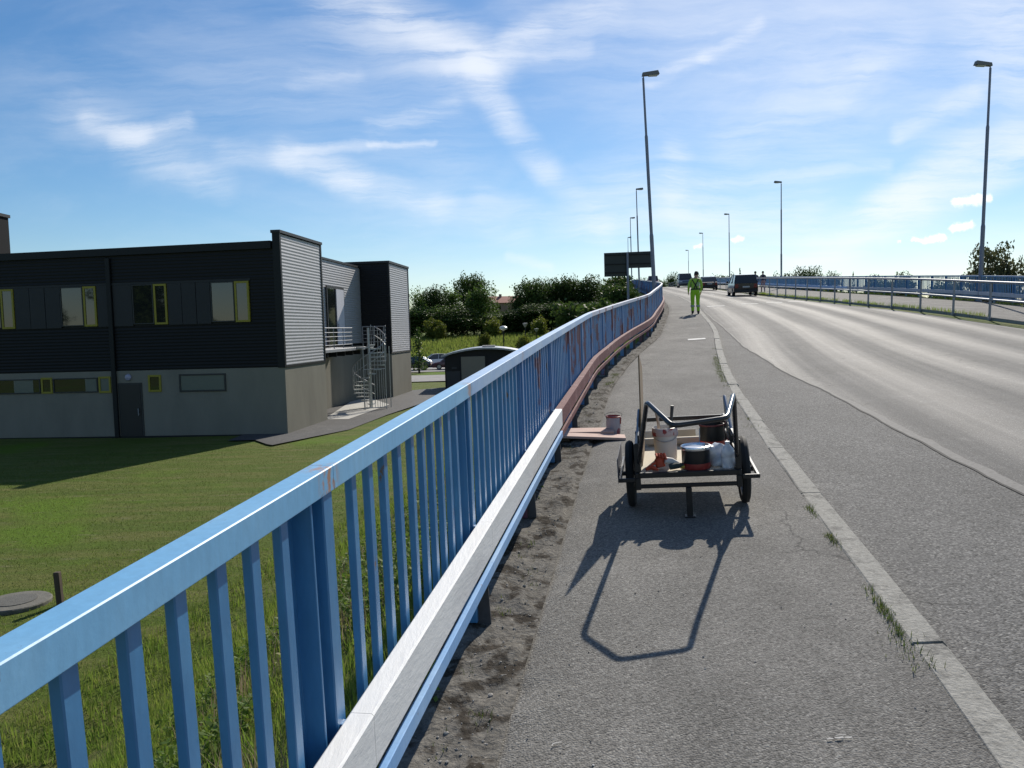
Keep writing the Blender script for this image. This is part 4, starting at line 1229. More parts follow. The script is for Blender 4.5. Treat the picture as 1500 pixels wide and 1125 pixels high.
# red and white rag / gloves
def blob(name, m_, parent, c, s, seed, n=10, lump=.3):
    rr = random.Random(seed); bm = bmesh.new(); bmesh.ops.create_icosphere(bm, subdivisions=3, radius=1)
    for v in bm.verts:
        q = v.co.copy(); k = 1 + lump * (vnoise(q.x * 2.2 + seed, q.y * 2.2 + q.z * 1.7) - .5) * 2 + lump * .6 * (vnoise(q.z * 5 + seed, q.x * 5 + q.y * 4) - .5)
        v.co = Vector((q.x * s[0] * k + c[0], q.y * s[1] * k + c[1], max(0, q.z * s[2] * k + c[2])))
    me_ = bpy.data.meshes.new(name); bm.to_mesh(me_); bm.free(); me_.materials.append(m_)
    me_.polygons.foreach_set("use_smooth", [True] * len(me_.polygons))
    return link(name, me_, parent)
M_glove_red = mat("red_glove", (.50, .075, .03), .7, var=.2, vscale=20, coords='obj')
M_glove_cuff = mat("pale_cloth", (.62, .58, .54), .8, var=.15, vscale=14, coords='obj')
gl = on_cart("work_gloves", "crumpled red and pale work gloves lying at the front left of the cart", "gloves", -.18, .12)
gl.scale = (.8, .8, .75)
m = MB()
for k_, (x_, y_) in enumerate(((0, 0),)):
    m.tube([(-.02, 0, .03), (-.03, .02, .09), (-.01, .03, .145)], [.045, .05, .035], 10)
    for q in range(4):
        m.tube([(-.045 + .02 * q, .02, .13), (-.06 + .025 * q, .0, .165), (-.055 + .03 * q, -.04, .15 - .012 * q)], [.013, .013, .010], 7)
    m.tube([(-.06, .0, .08), (-.10, -.01, .06), (-.11, -.03, .03)], [.015, .014, .011], 7)
m.build("red_glove", M_glove_red, gl, True)
m = MB(); m.tube([(.02, -.01, .10), (.08, .0, .085), (.14, .0, .05), (.17, -.02, .035)], [.035, .036, .03, .02], 9); m.build("pale_glove", M_glove_cuff, gl, True)
m = MB(); m.tube([(-.16, -.05, .02), (-.12, -.02, .035), (-.08, -.05, .03), (-.05, -.08, .02)], [.015, .024, .022, .012], 8); m.build("rag", M_glove_red, gl, True)
m = MB(); m.tube([(.06, -.06, .04), (.12, -.05, .05), (.20, -.02, .045)], [.03, .034, .02], 8); m.build("dark_cloth", mat("dark_cloth", (.03, .045, .04), .8), gl, True)
m = MB(); m.tube([(.16, -.04, .03), (.24, -.03, .04)], [.018, .016], 8); m.build("yellow_tag", mat("yellow_cloth", (.45, .30, .04), .7), gl, True)
# plastic bottles and a clear bag
M_pet = mat("clear_plastic", (.80, .82, .86), .12, spec=.6, trans=.3, coords='obj', var=.2, vscale=14)
def bottle(x, y, tilt, rz, lab, L_=.26, r=.045):
    b_ = on_cart("plastic_bottle", lab, "bottle", x, y, "clear bottles on the cart", BH + .009 + (r if abs(tilt) > 1 else 0))
    m = MB(); m.lathe([(r * .9, 0), (r, .01), (r, .07), (r * .93, .08), (r, .09), (r, L_ * .62), (r * .8, L_ * .75), (.016, L_ * .88), (.015, L_ * .93)], 16); m.build("bottle_body", M_pet, b_, True)
    m = MB(); m.lathe([(.018, L_ * .93), (.018, L_)], 12); m.build("cap", mat("white_cap", (.75, .75, .75), .4), b_)
    b_.rotation_euler = (cart.rotation_euler.x + tilt, cart.rotation_euler.y, CANG + rz)
bottle(.20, .40, -1.45, .5, "clear plastic bottle lying beside the tin with silver rim")
bottle(.305, .12, 0.0, 0, "clear plastic bottle standing in the front right corner of the cart", .2, .05)
bg_ = on_cart("plastic_bag", "crumpled clear plastic bag lying right of the silver rimmed can on the cart", "bag", .215, .25)
blob("bag_film", mat("plastic_film", (.66, .68, .72), .15, spec=.7, trans=.3, coords='obj', var=.25, vscale=18), bg_, (0, 0, .06), (.085, .10, .085), 5, lump=.45)
blob("bag_film", MATS["plastic_film"], bg_, (-.03, .13, .05), (.05, .06, .06), 11, lump=.5)
# stuff at the front of the bed
cl = on_cart("wood_batten", "pale wooden batten lying across the far end of the cart", "batten", -.05, 1.05)
m = MB(); m.bbox((-.28, -.03, .02), (.26, .03, .07), .004); m.bbox((-.25, .05, .0), (.25, .10, .03), .004); m.build("batten", M_ply, cl)
m = MB(); m.tube([(.12, -.20, .02), (.16, -.12, .06), (.20, -.06, .10), (.23, -.05, .11)], [.016, .014, .012, .008], 7); 
fn = on_cart("red_white_cloth", "twisted red and white rag lying by the dark pot on the cart", "rag", .0, .58)
m2 = MB(); m2.tube([(.0, -.16, .015), (.03, -.08, .035), (.07, .0, .05), (.10, .05, .06)], [.014, .018, .016, .010], 8); m2.build("rag", mat("red_white_rag", (.62, .55, .54), .8, color2=(.42, .05, .05), c2=(.48, .55), c2scale=22, coords='obj'), fn, True)

# boards and a paint can on the path by the railing
bw = thing("plank_pair", "two pink stained planks lying under the railing beside a paint can", "planks", (.95, 9.55, pz(.95, 9.55)))
sl = math.atan(Z.slope(9.5)); bw.rotation_euler = (sl, 0, rad(-4))
m = MB(); m.bbox((-.36, .02, .045), (.22, .30, .075), .004); m.build("plank", M_board, bw)
m = MB(); m.bbox((-.45, -.22, .03), (.34, .01, .058), .004, Matrix.Rotation(rad(3), 4, 'Y')); m.build("plank", M_board, bw)
m = MB(); m.bbox((-.42, -.16, .0), (-.30, .28, .044), .004); m.build("batten", M_wood_old, bw)
pc = thing("paint_can", "white paint can dripping red primer standing on the path beside the pink planks", "paint can", (1.19, 9.78, pz(1.19, 9.78)))
pc.rotation_euler = (math.atan(Z.slope(9.8)), 0, .4)
m = MB(); m.lathe([(.082, 0), (.085, .004), (.085, .205), (.080, .2), (.080, .02)], 24); m.build("can_body", mat("grey_white_can", (.36, .34, .38), .4, coords='obj', color2=(.22, .05, .08), c2=(.56, .6), c2scale=7), pc, True)
m = MB(); m.lathe([(.078, .198), (.0875, .2), (.089, .212), (.082, .216), (.076, .205)], 24, close=True); m.build("rim", M_redpaint, pc, True)
m = MB(); m.lathe([(.02, .17), (.079, .172)], 20); m.build("paint", M_redpaint, pc)
m = MB()
m.extrude([(-.6, .20), (.3, .20), (.25, .12), (.1, .13), (0, .08), (-.15, .14), (-.3, .07), (-.5, .15)], (.06, -.03, 0), (0, 0, 1), (-.02, -.04, 0), (.045, -.068, 0), .05)
m.build("paint_run", M_redpaint, pc)
m = MB(); m.tube([(-.087, 0, .18), (-.12, .0, .24), (-.05, 0, .26), (.05, 0, .26), (.12, 0, .23), (.087, 0, .18)], .003, 5); m.build("bail", M_black, pc, True)

# ------------------------------------------------------------------ people
def skin_body(name, verts, edges_, radii, matfn, mats, parent, root=0, sub=2):
    me_ = bpy.data.meshes.new(name + "_rig"); me_.from_pydata(verts, edges_, [])
    o = bpy.data.objects.new(name + "_rig", me_); COL.objects.link(o)
    mod = o.modifiers.new("s", 'SKIN'); mod.use_smooth_shade = True
    sv = me_.skin_vertices[0].data if me_.skin_vertices else None
    if sv is None:
        bm = bmesh.new(); bm.from_mesh(me_); bm.verts.layers.skin.verify(); bm.to_mesh(me_); bm.free(); sv = me_.skin_vertices[0].data
    for i, r_ in enumerate(radii):
        sv[i].radius = r_ if isinstance(r_, tuple) else (r_, r_); sv[i].use_root = (i == root)
    sb = o.modifiers.new("u", 'SUBSURF'); sb.levels = sub; sb.render_levels = sub
    dg = bpy.context.evaluated_depsgraph_get(); dg.update()
    out = bpy.data.meshes.new_from_object(o.evaluated_get(dg))
    out.name = name
    bpy.data.objects.remove(o)
    out.materials.clear()
    for mm in mats: out.materials.append(mm)
    for p in out.polygons:
        p.material_index = matfn(p.center); p.use_smooth = True
    return link(name, out, parent)
M_skin = mat("skin", (.42, .24, .17), .6)
M_hair = mat("dark_hair", (.018, .014, .012), .6)
M_hivis = mat("hi_vis_green", (.30, .50, .05), .7, var=.15, vscale=12)
M_hivis_d = mat("hi_vis_green_trousers", (.26, .52, .01), .7, var=.15, vscale=9)
M_reflect = mat("grey_reflective_tape", (.30, .32, .30), .4)
M_strap = mat("black_strap", (.012, .014, .012), .7)
M_boot = mat("dark_boots", (.015, .014, .013), .6)
def person(label, loc, rz, group, mats, pose, extras=None):
    """facing +y in local space; mats: skin, top, trousers, boots, hair"""
    r = thing("person", label, "person", loc, rz, group)
    v = []; e = []; ra = []
    def add(p, rad_, parent_=None):
        v.append(p); ra.append(rad_)
        if parent_ is not None: e.append((parent_, len(v) - 1))
        return len(v) - 1
    hd = pose.get('head', (0, 0))
    gk = pose.get('girth', 1.0)
    pel = add((0, 0, .96), (.150 * gk, .115 * gk))
    wa = add((0, 0, 1.10), (.140 * gk, .105 * gk), pel)
    ch = add((0, -.01, 1.30), (.165 * gk, .115 * gk), wa)
    sh_ = add((hd[0] * .2, 0, 1.44), (.110, .085), ch)
    nk = add((hd[0] * .5, .02 + hd[1] * .4, 1.53), .052, sh_)
    h0 = add((hd[0] * .8, .04 + hd[1] * .8, 1.62), (.076, .085), nk)
    h1 = add((hd[0], .035 + hd[1], 1.72), (.074, .088), h0)
    hands = []
    for s in (-1, 1):
        lg = pose['legs'][0 if s < 0 else 1]     # foot (x,y), knee y
        hip = add((s * .095 * gk, 0, .90), (.100 * gk, .10 * gk), pel)
        kn = add((s * .10 + lg[0] * .5, lg[2], .50), .070 * gk, hip)
        an = add((s * .10 + lg[0], lg[1], .10), .056 * gk, kn)
        hl = add((s * .10 + lg[0], lg[1] + .02, .045), (.048, .045), an)
        add((s * .11 + lg[0] * 1.05, lg[1] + .17, .035), (.045, .034), hl)
        ar = pose['arms'][0 if s < 0 else 1]     # elbow xyz, wrist xyz
        sd_ = add((s * .19 * gk + hd[0] * .2, 0, 1.42), .064 * gk, sh_)
        el = add(ar[0], .050 * gk, sd_)
        wr = add(ar[1], .033, el)
        dv = (Vector(ar[1]) - Vector(ar[0])).normalized()
        pm = Vector(ar[1]) + dv * .075
        pi_ = add(tuple(pm), (.036, .024), wr)
        hands.append((pm, dv, s))
        side = Vector((0, 1, 0)) - dv * dv.y
        side = side.normalized()
        for q in range(4):
            base = pm + side * (.027 - .018 * q)
            f1 = add(tuple(base + dv * .045), .0095, pi_)
            add(tuple(base + dv * .078 - Vector((s * .012, 0, 0))), .008, f1)
        t1 = add(tuple(pm - dv * .02 + side * .045), .011, pi_); add(tuple(pm + dv * .02 + side * .06), .009, t1)
    nose = None
    def mf(c):
        if c.z > 1.50 and abs(c.x - hd[0]) < .16: return 0
        for pm, dv, s in hands:
            if (c - pm).length < .10 and (c - pm).dot(dv) > -.055: return 0
        if c.z < .13: return 3
        if c.z < 1.0 and abs(c.x) < .30:
            for pm, dv, s in hands:
                if (Vector(c) - pm).length < .30 and abs(c.x) > .21: return 1
            return 2
        return 1
    b = skin_body("body", v, e, ra, mf, mats[:4], r, pel)
    # hair cap
    bm = bmesh.new(); bmesh.ops.create_uvsphere(bm, u_segments=16, v_segments=10, radius=1)
    for q in list(bm.verts):
        pass
    dele = [q for q in bm.verts if q.co.z < -.55 or (q.co.y > .35 and q.co.z < .35)]
    bmesh.ops.delete(bm, geom=dele, context='VERTS')
    for q in bm.verts: q.co = Vector((q.co.x * .098 + hd[0], q.co.y * .112 + .028 + hd[1], q.co.z * .13 + 1.695))
    me_ = bpy.data.meshes.new("hair"); bm.to_mesh(me_); bm.free(); me_.materials.append(mats[4]); 
    link("hair", me_, r)
    # face: eyes, nose, mouth, ears
    f_ = MB(); ez = 1.665
    for s in (-1, 1):
        f_.bbox((s * .045 - .014 + hd[0], .115 + hd[1], ez - .006), (s * .045 + .014 + hd[0], .128 + hd[1], ez + .006), .003)
    f_.build("eyes", M_hair, r)
    f_ = MB(); f_.add([(hd[0] - .014, .118 + hd[1], 1.635), (hd[0] + .014, .118 + hd[1], 1.635), (hd[0], .15 + hd[1], 1.63), (hd[0], .12 + hd[1], 1.675)], [(0, 1, 2), (0, 2, 3), (1, 3, 2), (0, 3, 1)]); f_.build("nose", M_skin, r)
    f_ = MB(); f_.bbox((hd[0] - .025, .112 + hd[1], 1.594), (hd[0] + .025, .124 + hd[1], 1.603), .003); f_.build("mouth", mat("lips", (.25, .09, .08), .6), r)
    f_ = MB()
    for s in (-1, 1): f_.bbox((s * .092 - .01 + hd[0], .01 + hd[1], 1.625), (s * .092 + .01 + hd[0], .045 + hd[1], 1.685), .008)
    f_.build("ears", M_skin, r)
    if extras: extras(r)
    return r
wy = 35.3; wx = (1017 - 750 + 3) / 1210 * wy + .02
def worker_extras(r):
    m = MB(); m.lathe([(.183, 1.02), (.19, 1.03), (.19, 1.065), (.183, 1.075)], 20, Matrix.Scale(.78, 4, Vector((0, 1, 0))), close=True); m.build("belt", M_strap, r)
    m = MB()
    for s in (-1, 1):
        m.tube([(s * .14, -.09, 1.47), (s * .05, -.155, 1.30), (-s * .07, -.15, 1.08)], .022, 6)
    m.build("harness", M_strap, r)
    m = MB(); m.bbox((.03, -.165, 1.16), (.16, -.125, 1.34), .015); m.build("back_patch", mat("pale_green_patch", (.25, .36, .18), .7), r)
    m = MB()
    for s, fy in ((-1, -.03), (1, .05)):
        m.lathe([(.088, .30), (.092, .31), (.092, .36), (.088, .37)], 14, Matrix.Translation((s * .115, fy * .6, 0)), close=True)
    m.build("reflective_bands", M_reflect, r)
person("worker in bright green overalls with black harness standing on the footpath, back turned", (wx, wy, pz(wx, wy) + .004), rad(-6), None,
       [M_skin, M_hivis, M_hivis_d, M_boot, M_hair],
       dict(girth=1.16, head=(.07, .05), legs=((-.02, -.06, .02), (.03, .04, .06)), arms=(((-.27, -.02, 1.17), (-.27, .10, .95)), ((.27, -.02, 1.16), (.25, .10, .94)))), worker_extras)
walk = dict(head=(0, 0), legs=((0, .20, .14), (0, -.24, .02)), arms=(((-.25, -.08, 1.17), (-.26, .02, .94)), ((.25, .06, 1.17), (.25, .20, .97))))
M_navy = mat("navy_jacket", (.03, .035, .06), .8); M_greyj = mat("violet_grey_jacket", (.07, .06, .09), .8); M_jean = mat("blue_jeans", (.06, .08, .14), .8); M_pinkt = mat("pale_pink_trousers", (.36, .22, .22), .8)
for xx, yy, la, mt in ((20.75, 70, "pedestrian in violet grey jacket behind the black estate car", [M_skin, M_greyj, M_jean, M_boot, M_hair]),
                       (22.0, 72, "pedestrian in dark jacket and pale trousers behind the guard rail", [M_skin, M_navy, M_pinkt, M_boot, M_hair])):
    person(la, (xx, yy, Z(yy) + .004), rad(-8), "pedestrians on the far footpath", mt, walk)

# ------------------------------------------------------------------ cars
def car(label, loc, rz, paint, L_=4.5, W_=1.78, H_=1.5, style='estate', group=None, pitch=0.0):
    """front towards +y"""
    r = thing("car", label, "car", loc, 0, group)
    r.rotation_euler = (pitch, 0, rz)
    hw = W_ / 2; gc = .22
    belt = H_ * .60
    if style == 'van':
        prof = [(-L_/2, .55, belt), (-L_/2 + .05, .35, belt + .02), (-L_*.2, .22, belt + .02), (L_*.25, .22, belt), (L_/2 - .5, .22, belt - .10), (L_/2 - .08, .24, belt - .28), (L_/2, .38, belt - .42)]
        gh = [(-L_/2 + .03, belt), (-L_/2 + .10, H_ - .02), (-L_*.1, H_), (L_*.18, H_ - .03), (L_*.36, belt + .0)]
    elif style == 'estate':
        prof = [(-L_/2, .42, belt - .02), (-L_/2 + .06, .30, belt + .01), (-L_*.2, .22, belt), (L_*.15, .22, belt - .02), (L_*.30, .22, belt - .06), (L_/2 - .12, .22, belt - .20), (L_/2, .36, belt - .30)]
        gh = [(-L_/2 + .05, belt), (-L_/2 + .38, H_ - .04), (-L_*.12, H_), (L_*.08, H_ - .05), (L_*.27, belt - .05)]
    else:
        prof = [(-L_/2, .42, belt - .06), (-L_/2 + .08, .30, belt), (-L_*.25, .22, belt), (L_*.15, .22, belt - .02), (L_*.30, .22, belt - .06), (L_/2 - .12, .22, belt - .20), (L_/2, .36, belt - .30)]
        gh = [(-L_/2 + .15, belt - .01), (-L_*.27, H_ - .06), (-L_*.08, H_), (L_*.08, H_ - .05), (L_*.27, belt - .05)]
    m = MB(); vs = []
    for i, (y, zb, zt) in enumerate(prof):
        k = .90 if i in (0, len(prof) - 1) else (.97 if i in (1, len(prof) - 2) else 1)
        zm = zb + (zt - zb) * .55
        for x, z in ((-hw * k * .93, zb), (-hw * k, zb + .08), (-hw * k, zm), (-hw * k * .95, zt), (hw * k * .95, zt), (hw * k, zm), (hw * k, zb + .08), (hw * k * .93, zb)):
            vs.append((x, y, z))
    n = 8; fs_ = [tuple(range(n)), tuple(range((len(prof) - 1) * n, len(prof) * n))]
    for i in range(len(prof) - 1):
        for j in range(n):
            j2 = (j + 1) % n
            fs_.append((i * n + j, i * n + j2, (i + 1) * n + j2, (i + 1) * n + j))
    m.add(vs, fs_); body = m.build("body", paint, r, True)
    m = MB(); vs = []
    rw = hw * .76; bw_ = hw * .92
    for y, z in gh:
        f_ = (z - belt) / (H_ - belt); f_ = max(0, min(1, f_)); xw = bw_ + (rw - bw_) * f_
        vs += [(-xw, y, z), (xw, y, z)]
    n = len(gh)
    # side glass, front and rear glass, roof
    L1 = [vs[2 * i] for i in range(n)]; R1 = [vs[2 * i + 1] for i in range(n)]
    m.add(L1, [tuple(range(n))]); m.add(R1, [tuple(range(n))])
    m.add([L1[0], R1[0], R1[1], L1[1]], [(0, 1, 2, 3)]); m.add([L1[-2], R1[-2], R1[-1], L1[-1]], [(0, 1, 2, 3)])
    m.build("windows", M_carglass, r)
    m = MB()
    for i in range(1, n - 2): m.add([tuple(Vector(p) + Vector((0, 0, .012))) for p in (L1[i], R1[i], R1[i + 1], L1[i + 1])] + [tuple(Vector(p) - Vector((0, 0, .02))) for p in (L1[i], R1[i], R1[i + 1], L1[i + 1])], [(0, 1, 2, 3), (7, 6, 5, 4), (0, 3, 7, 4), (2, 1, 5, 6), (1, 0, 4, 5), (3, 2, 6, 7)])
    m.build("roof", paint, r)
    for side in (L1, R1):
        off = Vector((-.006 if side is L1 else .006, 0, 0))
        for i in (0, n - 2):
            m = MB(); m.tube([Vector(side[i]) + off, Vector(side[i + 1]) + off], .035, 5); m.build("pillar", paint, r)
        mid = (Vector(side[2]) + off)
        m = MB(); m.tube([mid, Vector((side[0][0], mid.y + .05, belt)) + off], .03, 5); m.build("pillar", paint, r)
    for sx in (-1, 1):
        for y in (-L_ * .30, L_ * .31):
            Mw = Matrix.Translation((sx * (hw - .10), y, .31)) @ Matrix.Rotation(PI / 2, 4, 'Y')
            m = MB(); m.lathe([(.20, -.10), (.29, -.105), (.315, -.07), (.315, .07), (.29, .105), (.20, .10)], 18, Mw); wh = m.build("wheel", M_rubber, r, True)
            m = MB(); m.lathe([(.05, -.108), (.20, -.112), (.205, -.06), (.205, .06), (.20, .112), (.05, .108)], 14, Mw); m.build("rim", M_chrome, wh, True)
        m = MB(); m.bbox((sx * hw * .62, -L_/2 - .02, belt - .36 if style != 'van' else .75), (sx * hw * .90, -L_/2 + .10, belt - .06 if style != 'van' else 1.15), .02); m.build("taillight", M_tail, r)
        m = MB(); m.bbox((sx * hw * .50, L_/2 - .16, belt - .42), (sx * hw * .88, L_/2 - .02, belt - .28), .03); m.build("headlight", M_head, r)
        m = MB(); m.bbox((sx * hw * 1.0, L_*.19, belt + .0), (sx * (hw + .17), L_*.19 + .12, belt + .14), .03); m.build("mirror", paint, r)
    m = MB(); m.bbox((-hw * .92, -L_/2 - .05, .30), (hw * .92, -L_/2 + .08, .50), .04); m.bbox((-hw * .92, L_/2 - .08, .26), (hw * .92, L_/2 + .04, .46), .04); m.build("bumper", M_bumper, r)
    m = MB(); m.bbox((-.26, -L_/2 - .03, .66), (.26, -L_/2 + .02, .77), .005); m.build("number_plate", M_plate, r)
    m = MB(); m.bbox((-.45, L_/2 - .05, .48), (.45, L_/2 + .015, .58), .01); m.build("grille", M_bumper, r)
    return r
M_carglass = mat("car_glass", (.015, .02, .022), .05, spec=.8)
M_tail = mat("red_light", (.18, .008, .008), .25)
M_head = mat("headlight_glass", (.6, .62, .62), .15)
M_bumper = mat("black_plastic", (.018, .018, .018), .6)
M_plate = mat("number_plate", (.45, .45, .44), .5)
P_black = mat("black_car_paint", (.012, .012, .013), .25, coat=.5)
P_silver = mat("silver_car_paint", (.40, .42, .44), .3, metal=.5, coat=.4)
P_white = mat("white_car_paint", (.75, .75, .74), .3, coat=.5)
P_navy = mat("slate_blue_car_paint", (.06, .08, .11), .3, coat=.4)
P_red = mat("faded_red_paint", (.42, .22, .22), .4)
P_maroon = mat("maroon_car_paint", (.08, .015, .02), .3, coat=.4)
def on_road(x, y): return (x, y, road_z(y) + .05 * math.sin(PI * (x - K(y)) / (G(y) - K(y))))
car("black estate car driving away in the right hand lane", on_road(18.35, 65.5), -.14, P_black, 4.5, 1.85, 1.66, 'estate', "cars on the bridge road", math.atan(Z.slope(65)))
car("dark hatchback driving away, half hidden behind the worker in green", on_road(22.0, 92), -.14, P_black, 4.2, 1.75, 1.5, 'hatch', "cars on the bridge road", math.atan(Z.slope(92)))
car("slate blue van coming towards us left of the worker", on_road(24.5, 116), PI - .14, P_navy, 4.8, 1.9, 1.95, 'van', "cars on the bridge road", -math.atan(Z.slope(116)))
car("faded red van far up the road where the railing bends", on_road(K(150) + 2.0, 150), PI - .14, P_red, 4.9, 1.9, 2.1, 'van', "cars on the bridge road", -math.atan(Z.slope(150)))
lotz = LZ + .01
car("white car parked beyond the black shed", (-9.0, 98.0, lotz), rad(100), P_white, 4.4, 1.75, 1.5, 'hatch', "cars in the parking lot")
car("black car parked beside the conical bush", (-10.9, 90.5, lotz), rad(85), P_black, 4.4, 1.75, 1.45, 'hatch', "cars in the parking lot")
car("maroon car parked next to the black shed", (-6.6, 90.5, lotz), rad(95), P_maroon, 4.3, 1.75, 1.45, 'hatch', "cars in the parking lot")
car("silver car parked behind the shed roof", (-4.2, 101, lotz), rad(90), P_silver, 4.3, 1.75, 1.45, 'hatch', "cars in the parking lot")

# small road post by the lot
m = MB(); m.tube([(0, 0, 0), (0, 0, 1.0)], .05, 8); o = m.build("bollard", M_trim); o.location = (-9.3, 83.5, low(-9.3, 83.5)); tag(o, "thin black post on the grass strip before the parked cars", "bollard")

# ------------------------------------------------------------------ trees
def leaf_cloud(blobs, n_per_m3, size, seed, flat_=0.0, nmin=40):
    rg = np.random.default_rng(seed); C_, S_ = [], []
    for (cx, cy, cz, rx, ry, rz_) in blobs:
        n = max(nmin, int(n_per_m3 * rx * ry * rz_ * 4.2))
        d = rg.normal(size=(n, 3)); d /= np.linalg.norm(d, axis=1)[:, None]
        rad_ = rg.uniform(.45, 1.04, n) ** .6
        # uneven outline
        lump = 1 + .22 * np.sin(d[:, 0] * 5 + cx) * np.sin(d[:, 1] * 6 + cy) + .18 * np.sin(d[:, 2] * 8 + cz * 2) + rg.normal(0, .06, n)
        p = d * (rad_ * lump)[:, None] * np.array([rx, ry, rz_]) + np.array([cx, cy, cz])
        C_.append(p)
    C_ = np.concatenate(C_); n = len(C_)
    nm = rg.normal(size=(n, 3)) + np.array([0, 0, .5]); nm /= np.linalg.norm(nm, axis=1)[:, None]
    a = rg.normal(size=(n, 3)); a -= nm * (a * nm).sum(1)[:, None]; a /= np.linalg.norm(a, axis=1)[:, None]
    b = np.cross(nm, a)
    s = rg.uniform(.55, 1.35, n)[:, None] * size
    V = np.stack([C_ - a * s, C_ + b * s * .55, C_ + a * s, C_ - b * s * .55], 1).reshape(-1, 3)
    Fc = np.arange(n * 4).reshape(n, 4)
    return V, Fc
def tree_meshes(kind, seed, h, wd, leaf, dens, m_):
    rr = random.Random(seed); bl = []
    if kind == 'broad':
        for i in range(16):
            a = rr.uniform(0, 2 * PI); q = rr.uniform(.1, .75); z = rr.uniform(.34, .90)
            env = math.sin(PI * min(1, max(.05, (z - .12) / .95))) ** .6
            s = rr.uniform(.16, .30) * wd
            bl.append((math.cos(a) * q * wd * .42 * env, math.sin(a) * q * wd * .42 * env, z * h, s, s, s * rr.uniform(.75, 1.1)))
        bl.append((0, 0, h * .6, wd * .33, wd * .33, h * .27)); bl.append((0, 0, h * .84, wd * .2, wd * .2, h * .14)); bl.append((0, 0, h * .3, wd * .34, wd * .34, h * .2))
    elif kind == 'spruce':
        for i in range(12):
            z = .12 + .86 * i / 11; s = wd * .5 * (1 - z) + .12
            bl.append((rr.uniform(-.1, .1), rr.uniform(-.1, .1), z * h, s, s, h * .055))
    elif kind == 'bush':
        for i in range(12):
            a = rr.uniform(0, 2 * PI); q = rr.uniform(.0, .8); z = rr.uniform(.18, .82); s = rr.uniform(.18, .3) * wd
            bl.append((math.cos(a) * q * wd * .38, math.sin(a) * q * wd * .38, z * h, s, s, s * .9))
    V, Fc = leaf_cloud(bl, dens, leaf, seed)
    cm = fast_mesh("crown", V, Fc, m_)
    t = MB(); t.tube([(0, 0, -.5), (.05, 0, h * .2), (-.05, .05, h * .45), (0, 0, h * .8)], [h * .028, h * .022, h * .015, h * .005], 8)
    for i in range(7):
        a = rr.uniform(0, 2 * PI); z0 = rr.uniform(.2, .6) * h; q = wd * rr.uniform(.2, .38)
        t.tube([(0, 0, z0), (math.cos(a) * q * .5, math.sin(a) * q * .5, z0 + h * .1), (math.cos(a) * q, math.sin(a) * q, z0 + h * .2)], [h * .012, h * .008, h * .003], 6)
    return cm, t.mesh("trunk", M_bark, True)
TV = {}
for key, args in {'a': ('broad', 11, 11, 8.5, .21, 12.5, M_leaf), 'b': ('broad', 12, 11, 7.5, .21, 12.5, M_leaf2), 'c': ('broad', 13, 11, 9.5, .22, 11.5, M_leaf), 'd': ('broad', 17, 11, 7, .20, 13, M_leaf2),
                  's': ('spruce', 14, 10, 4, .22, 14, M_leaf), 'u': ('bush', 15, 3.5, 4.5, .18, 60, M_leaf4), 'r': ('bush', 19, 5.2, 5.6, .10, 260, M_leaf3), 'k': ('spruce', 21, 4.4, 2.2, .13, 60, M_leaf), 'w': ('bush', 23, 3.0, 4.0, .16, 70, M_leaf)}.items():
    TV[key] = tree_meshes(*args)
def tree(key, x, y, sz, sw, lab, group, z=None, rz=None, name="tree", cat="tree"):
    r = thing(name, lab, cat, (x, y, (ground_z(x, y) if z is None else z)), random.uniform(0, 6) if rz is None else rz, group)
    cm, tm = TV[key]
    c = link("crown", cm, r); t_ = link("trunk", tm, r)
    for o in (c, t_): o.scale = (sw, sw, sz)
    return r
def pxt(xp, top, y):
    """x and height that put a crown top where the photograph has it"""
    p = _f + _r * ((xp - 750) / 1210) + _u * ((562.5 - top) / 1210)
    return p.x / p.y * y, 1.6 + p.z / p.y * y
WG = "wood behind the meadow"
wood = [  # column of top, row of top, distance, kind, width scale, label
    (612, 424, 172, 'b', .75, "green tree at the left end of the wood, touching the corner of the office block"),
    (634, 422, 164, 'a', .8, "dark round tree second from the left end of the wood"),
    (660, 419, 168, 'd', 1.05, "bushy green tree left of the tallest tree of the wood"),
    (692, 400, 178, 'c', .9, "tallest dark tree rising above the left half of the wood"),
    (704, 416, 162, 'b', 1.15, "broad olive green tree in front of the tallest dark tree"),
    (722, 440, 170, 'a', .6, "low dark tree left of the red roof"),
    (762, 437, 168, 'a', .7, "low dark tree right of the red roof"),
    (784, 407, 168, 'c', .95, "tall dark tree right of the red roofed house"),
    (806, 413, 172, 'a', .8, "dark tree between the tall one and the twin crowns in the middle of the wood"),
    (828, 404, 172, 'c', .9, "left one of the twin tall crowns in the middle of the wood"),
    (858, 408, 170, 'a', .95, "right one of the twin tall crowns in the middle of the wood"),
    (880, 412, 175, 'd', .8, "tree left of the dark road sign"),
    (902, 408, 168, 'a', .75, "tree just under the left half of the dark road sign"),
    (926, 402, 178, 'd', .6, "tree behind the post of the dark road sign"),
    (940, 412, 190, 'a', .6, "tree right of the sign post over the blue railing"),
]
for xp, tp, y, k_, sw, lab in wood:
    x, zt = pxt(xp, tp, y); zb = low(x, y) - .2
    tree(k_, x, y, (zt - zb) / 11.6, sw, lab, WG, z=zb)
UL = ["at the corner of the office block", "under the second dark tree from the left", "under the bushy tree left of the tallest one", "left of the broad olive tree's foot", "below the red roof", "right below the red roof and left of the tall tree", "under the tall tree right of the red roof", "under the left twin crown", "under the right twin crown", "left below the dark road sign", "just left of the sign post"]
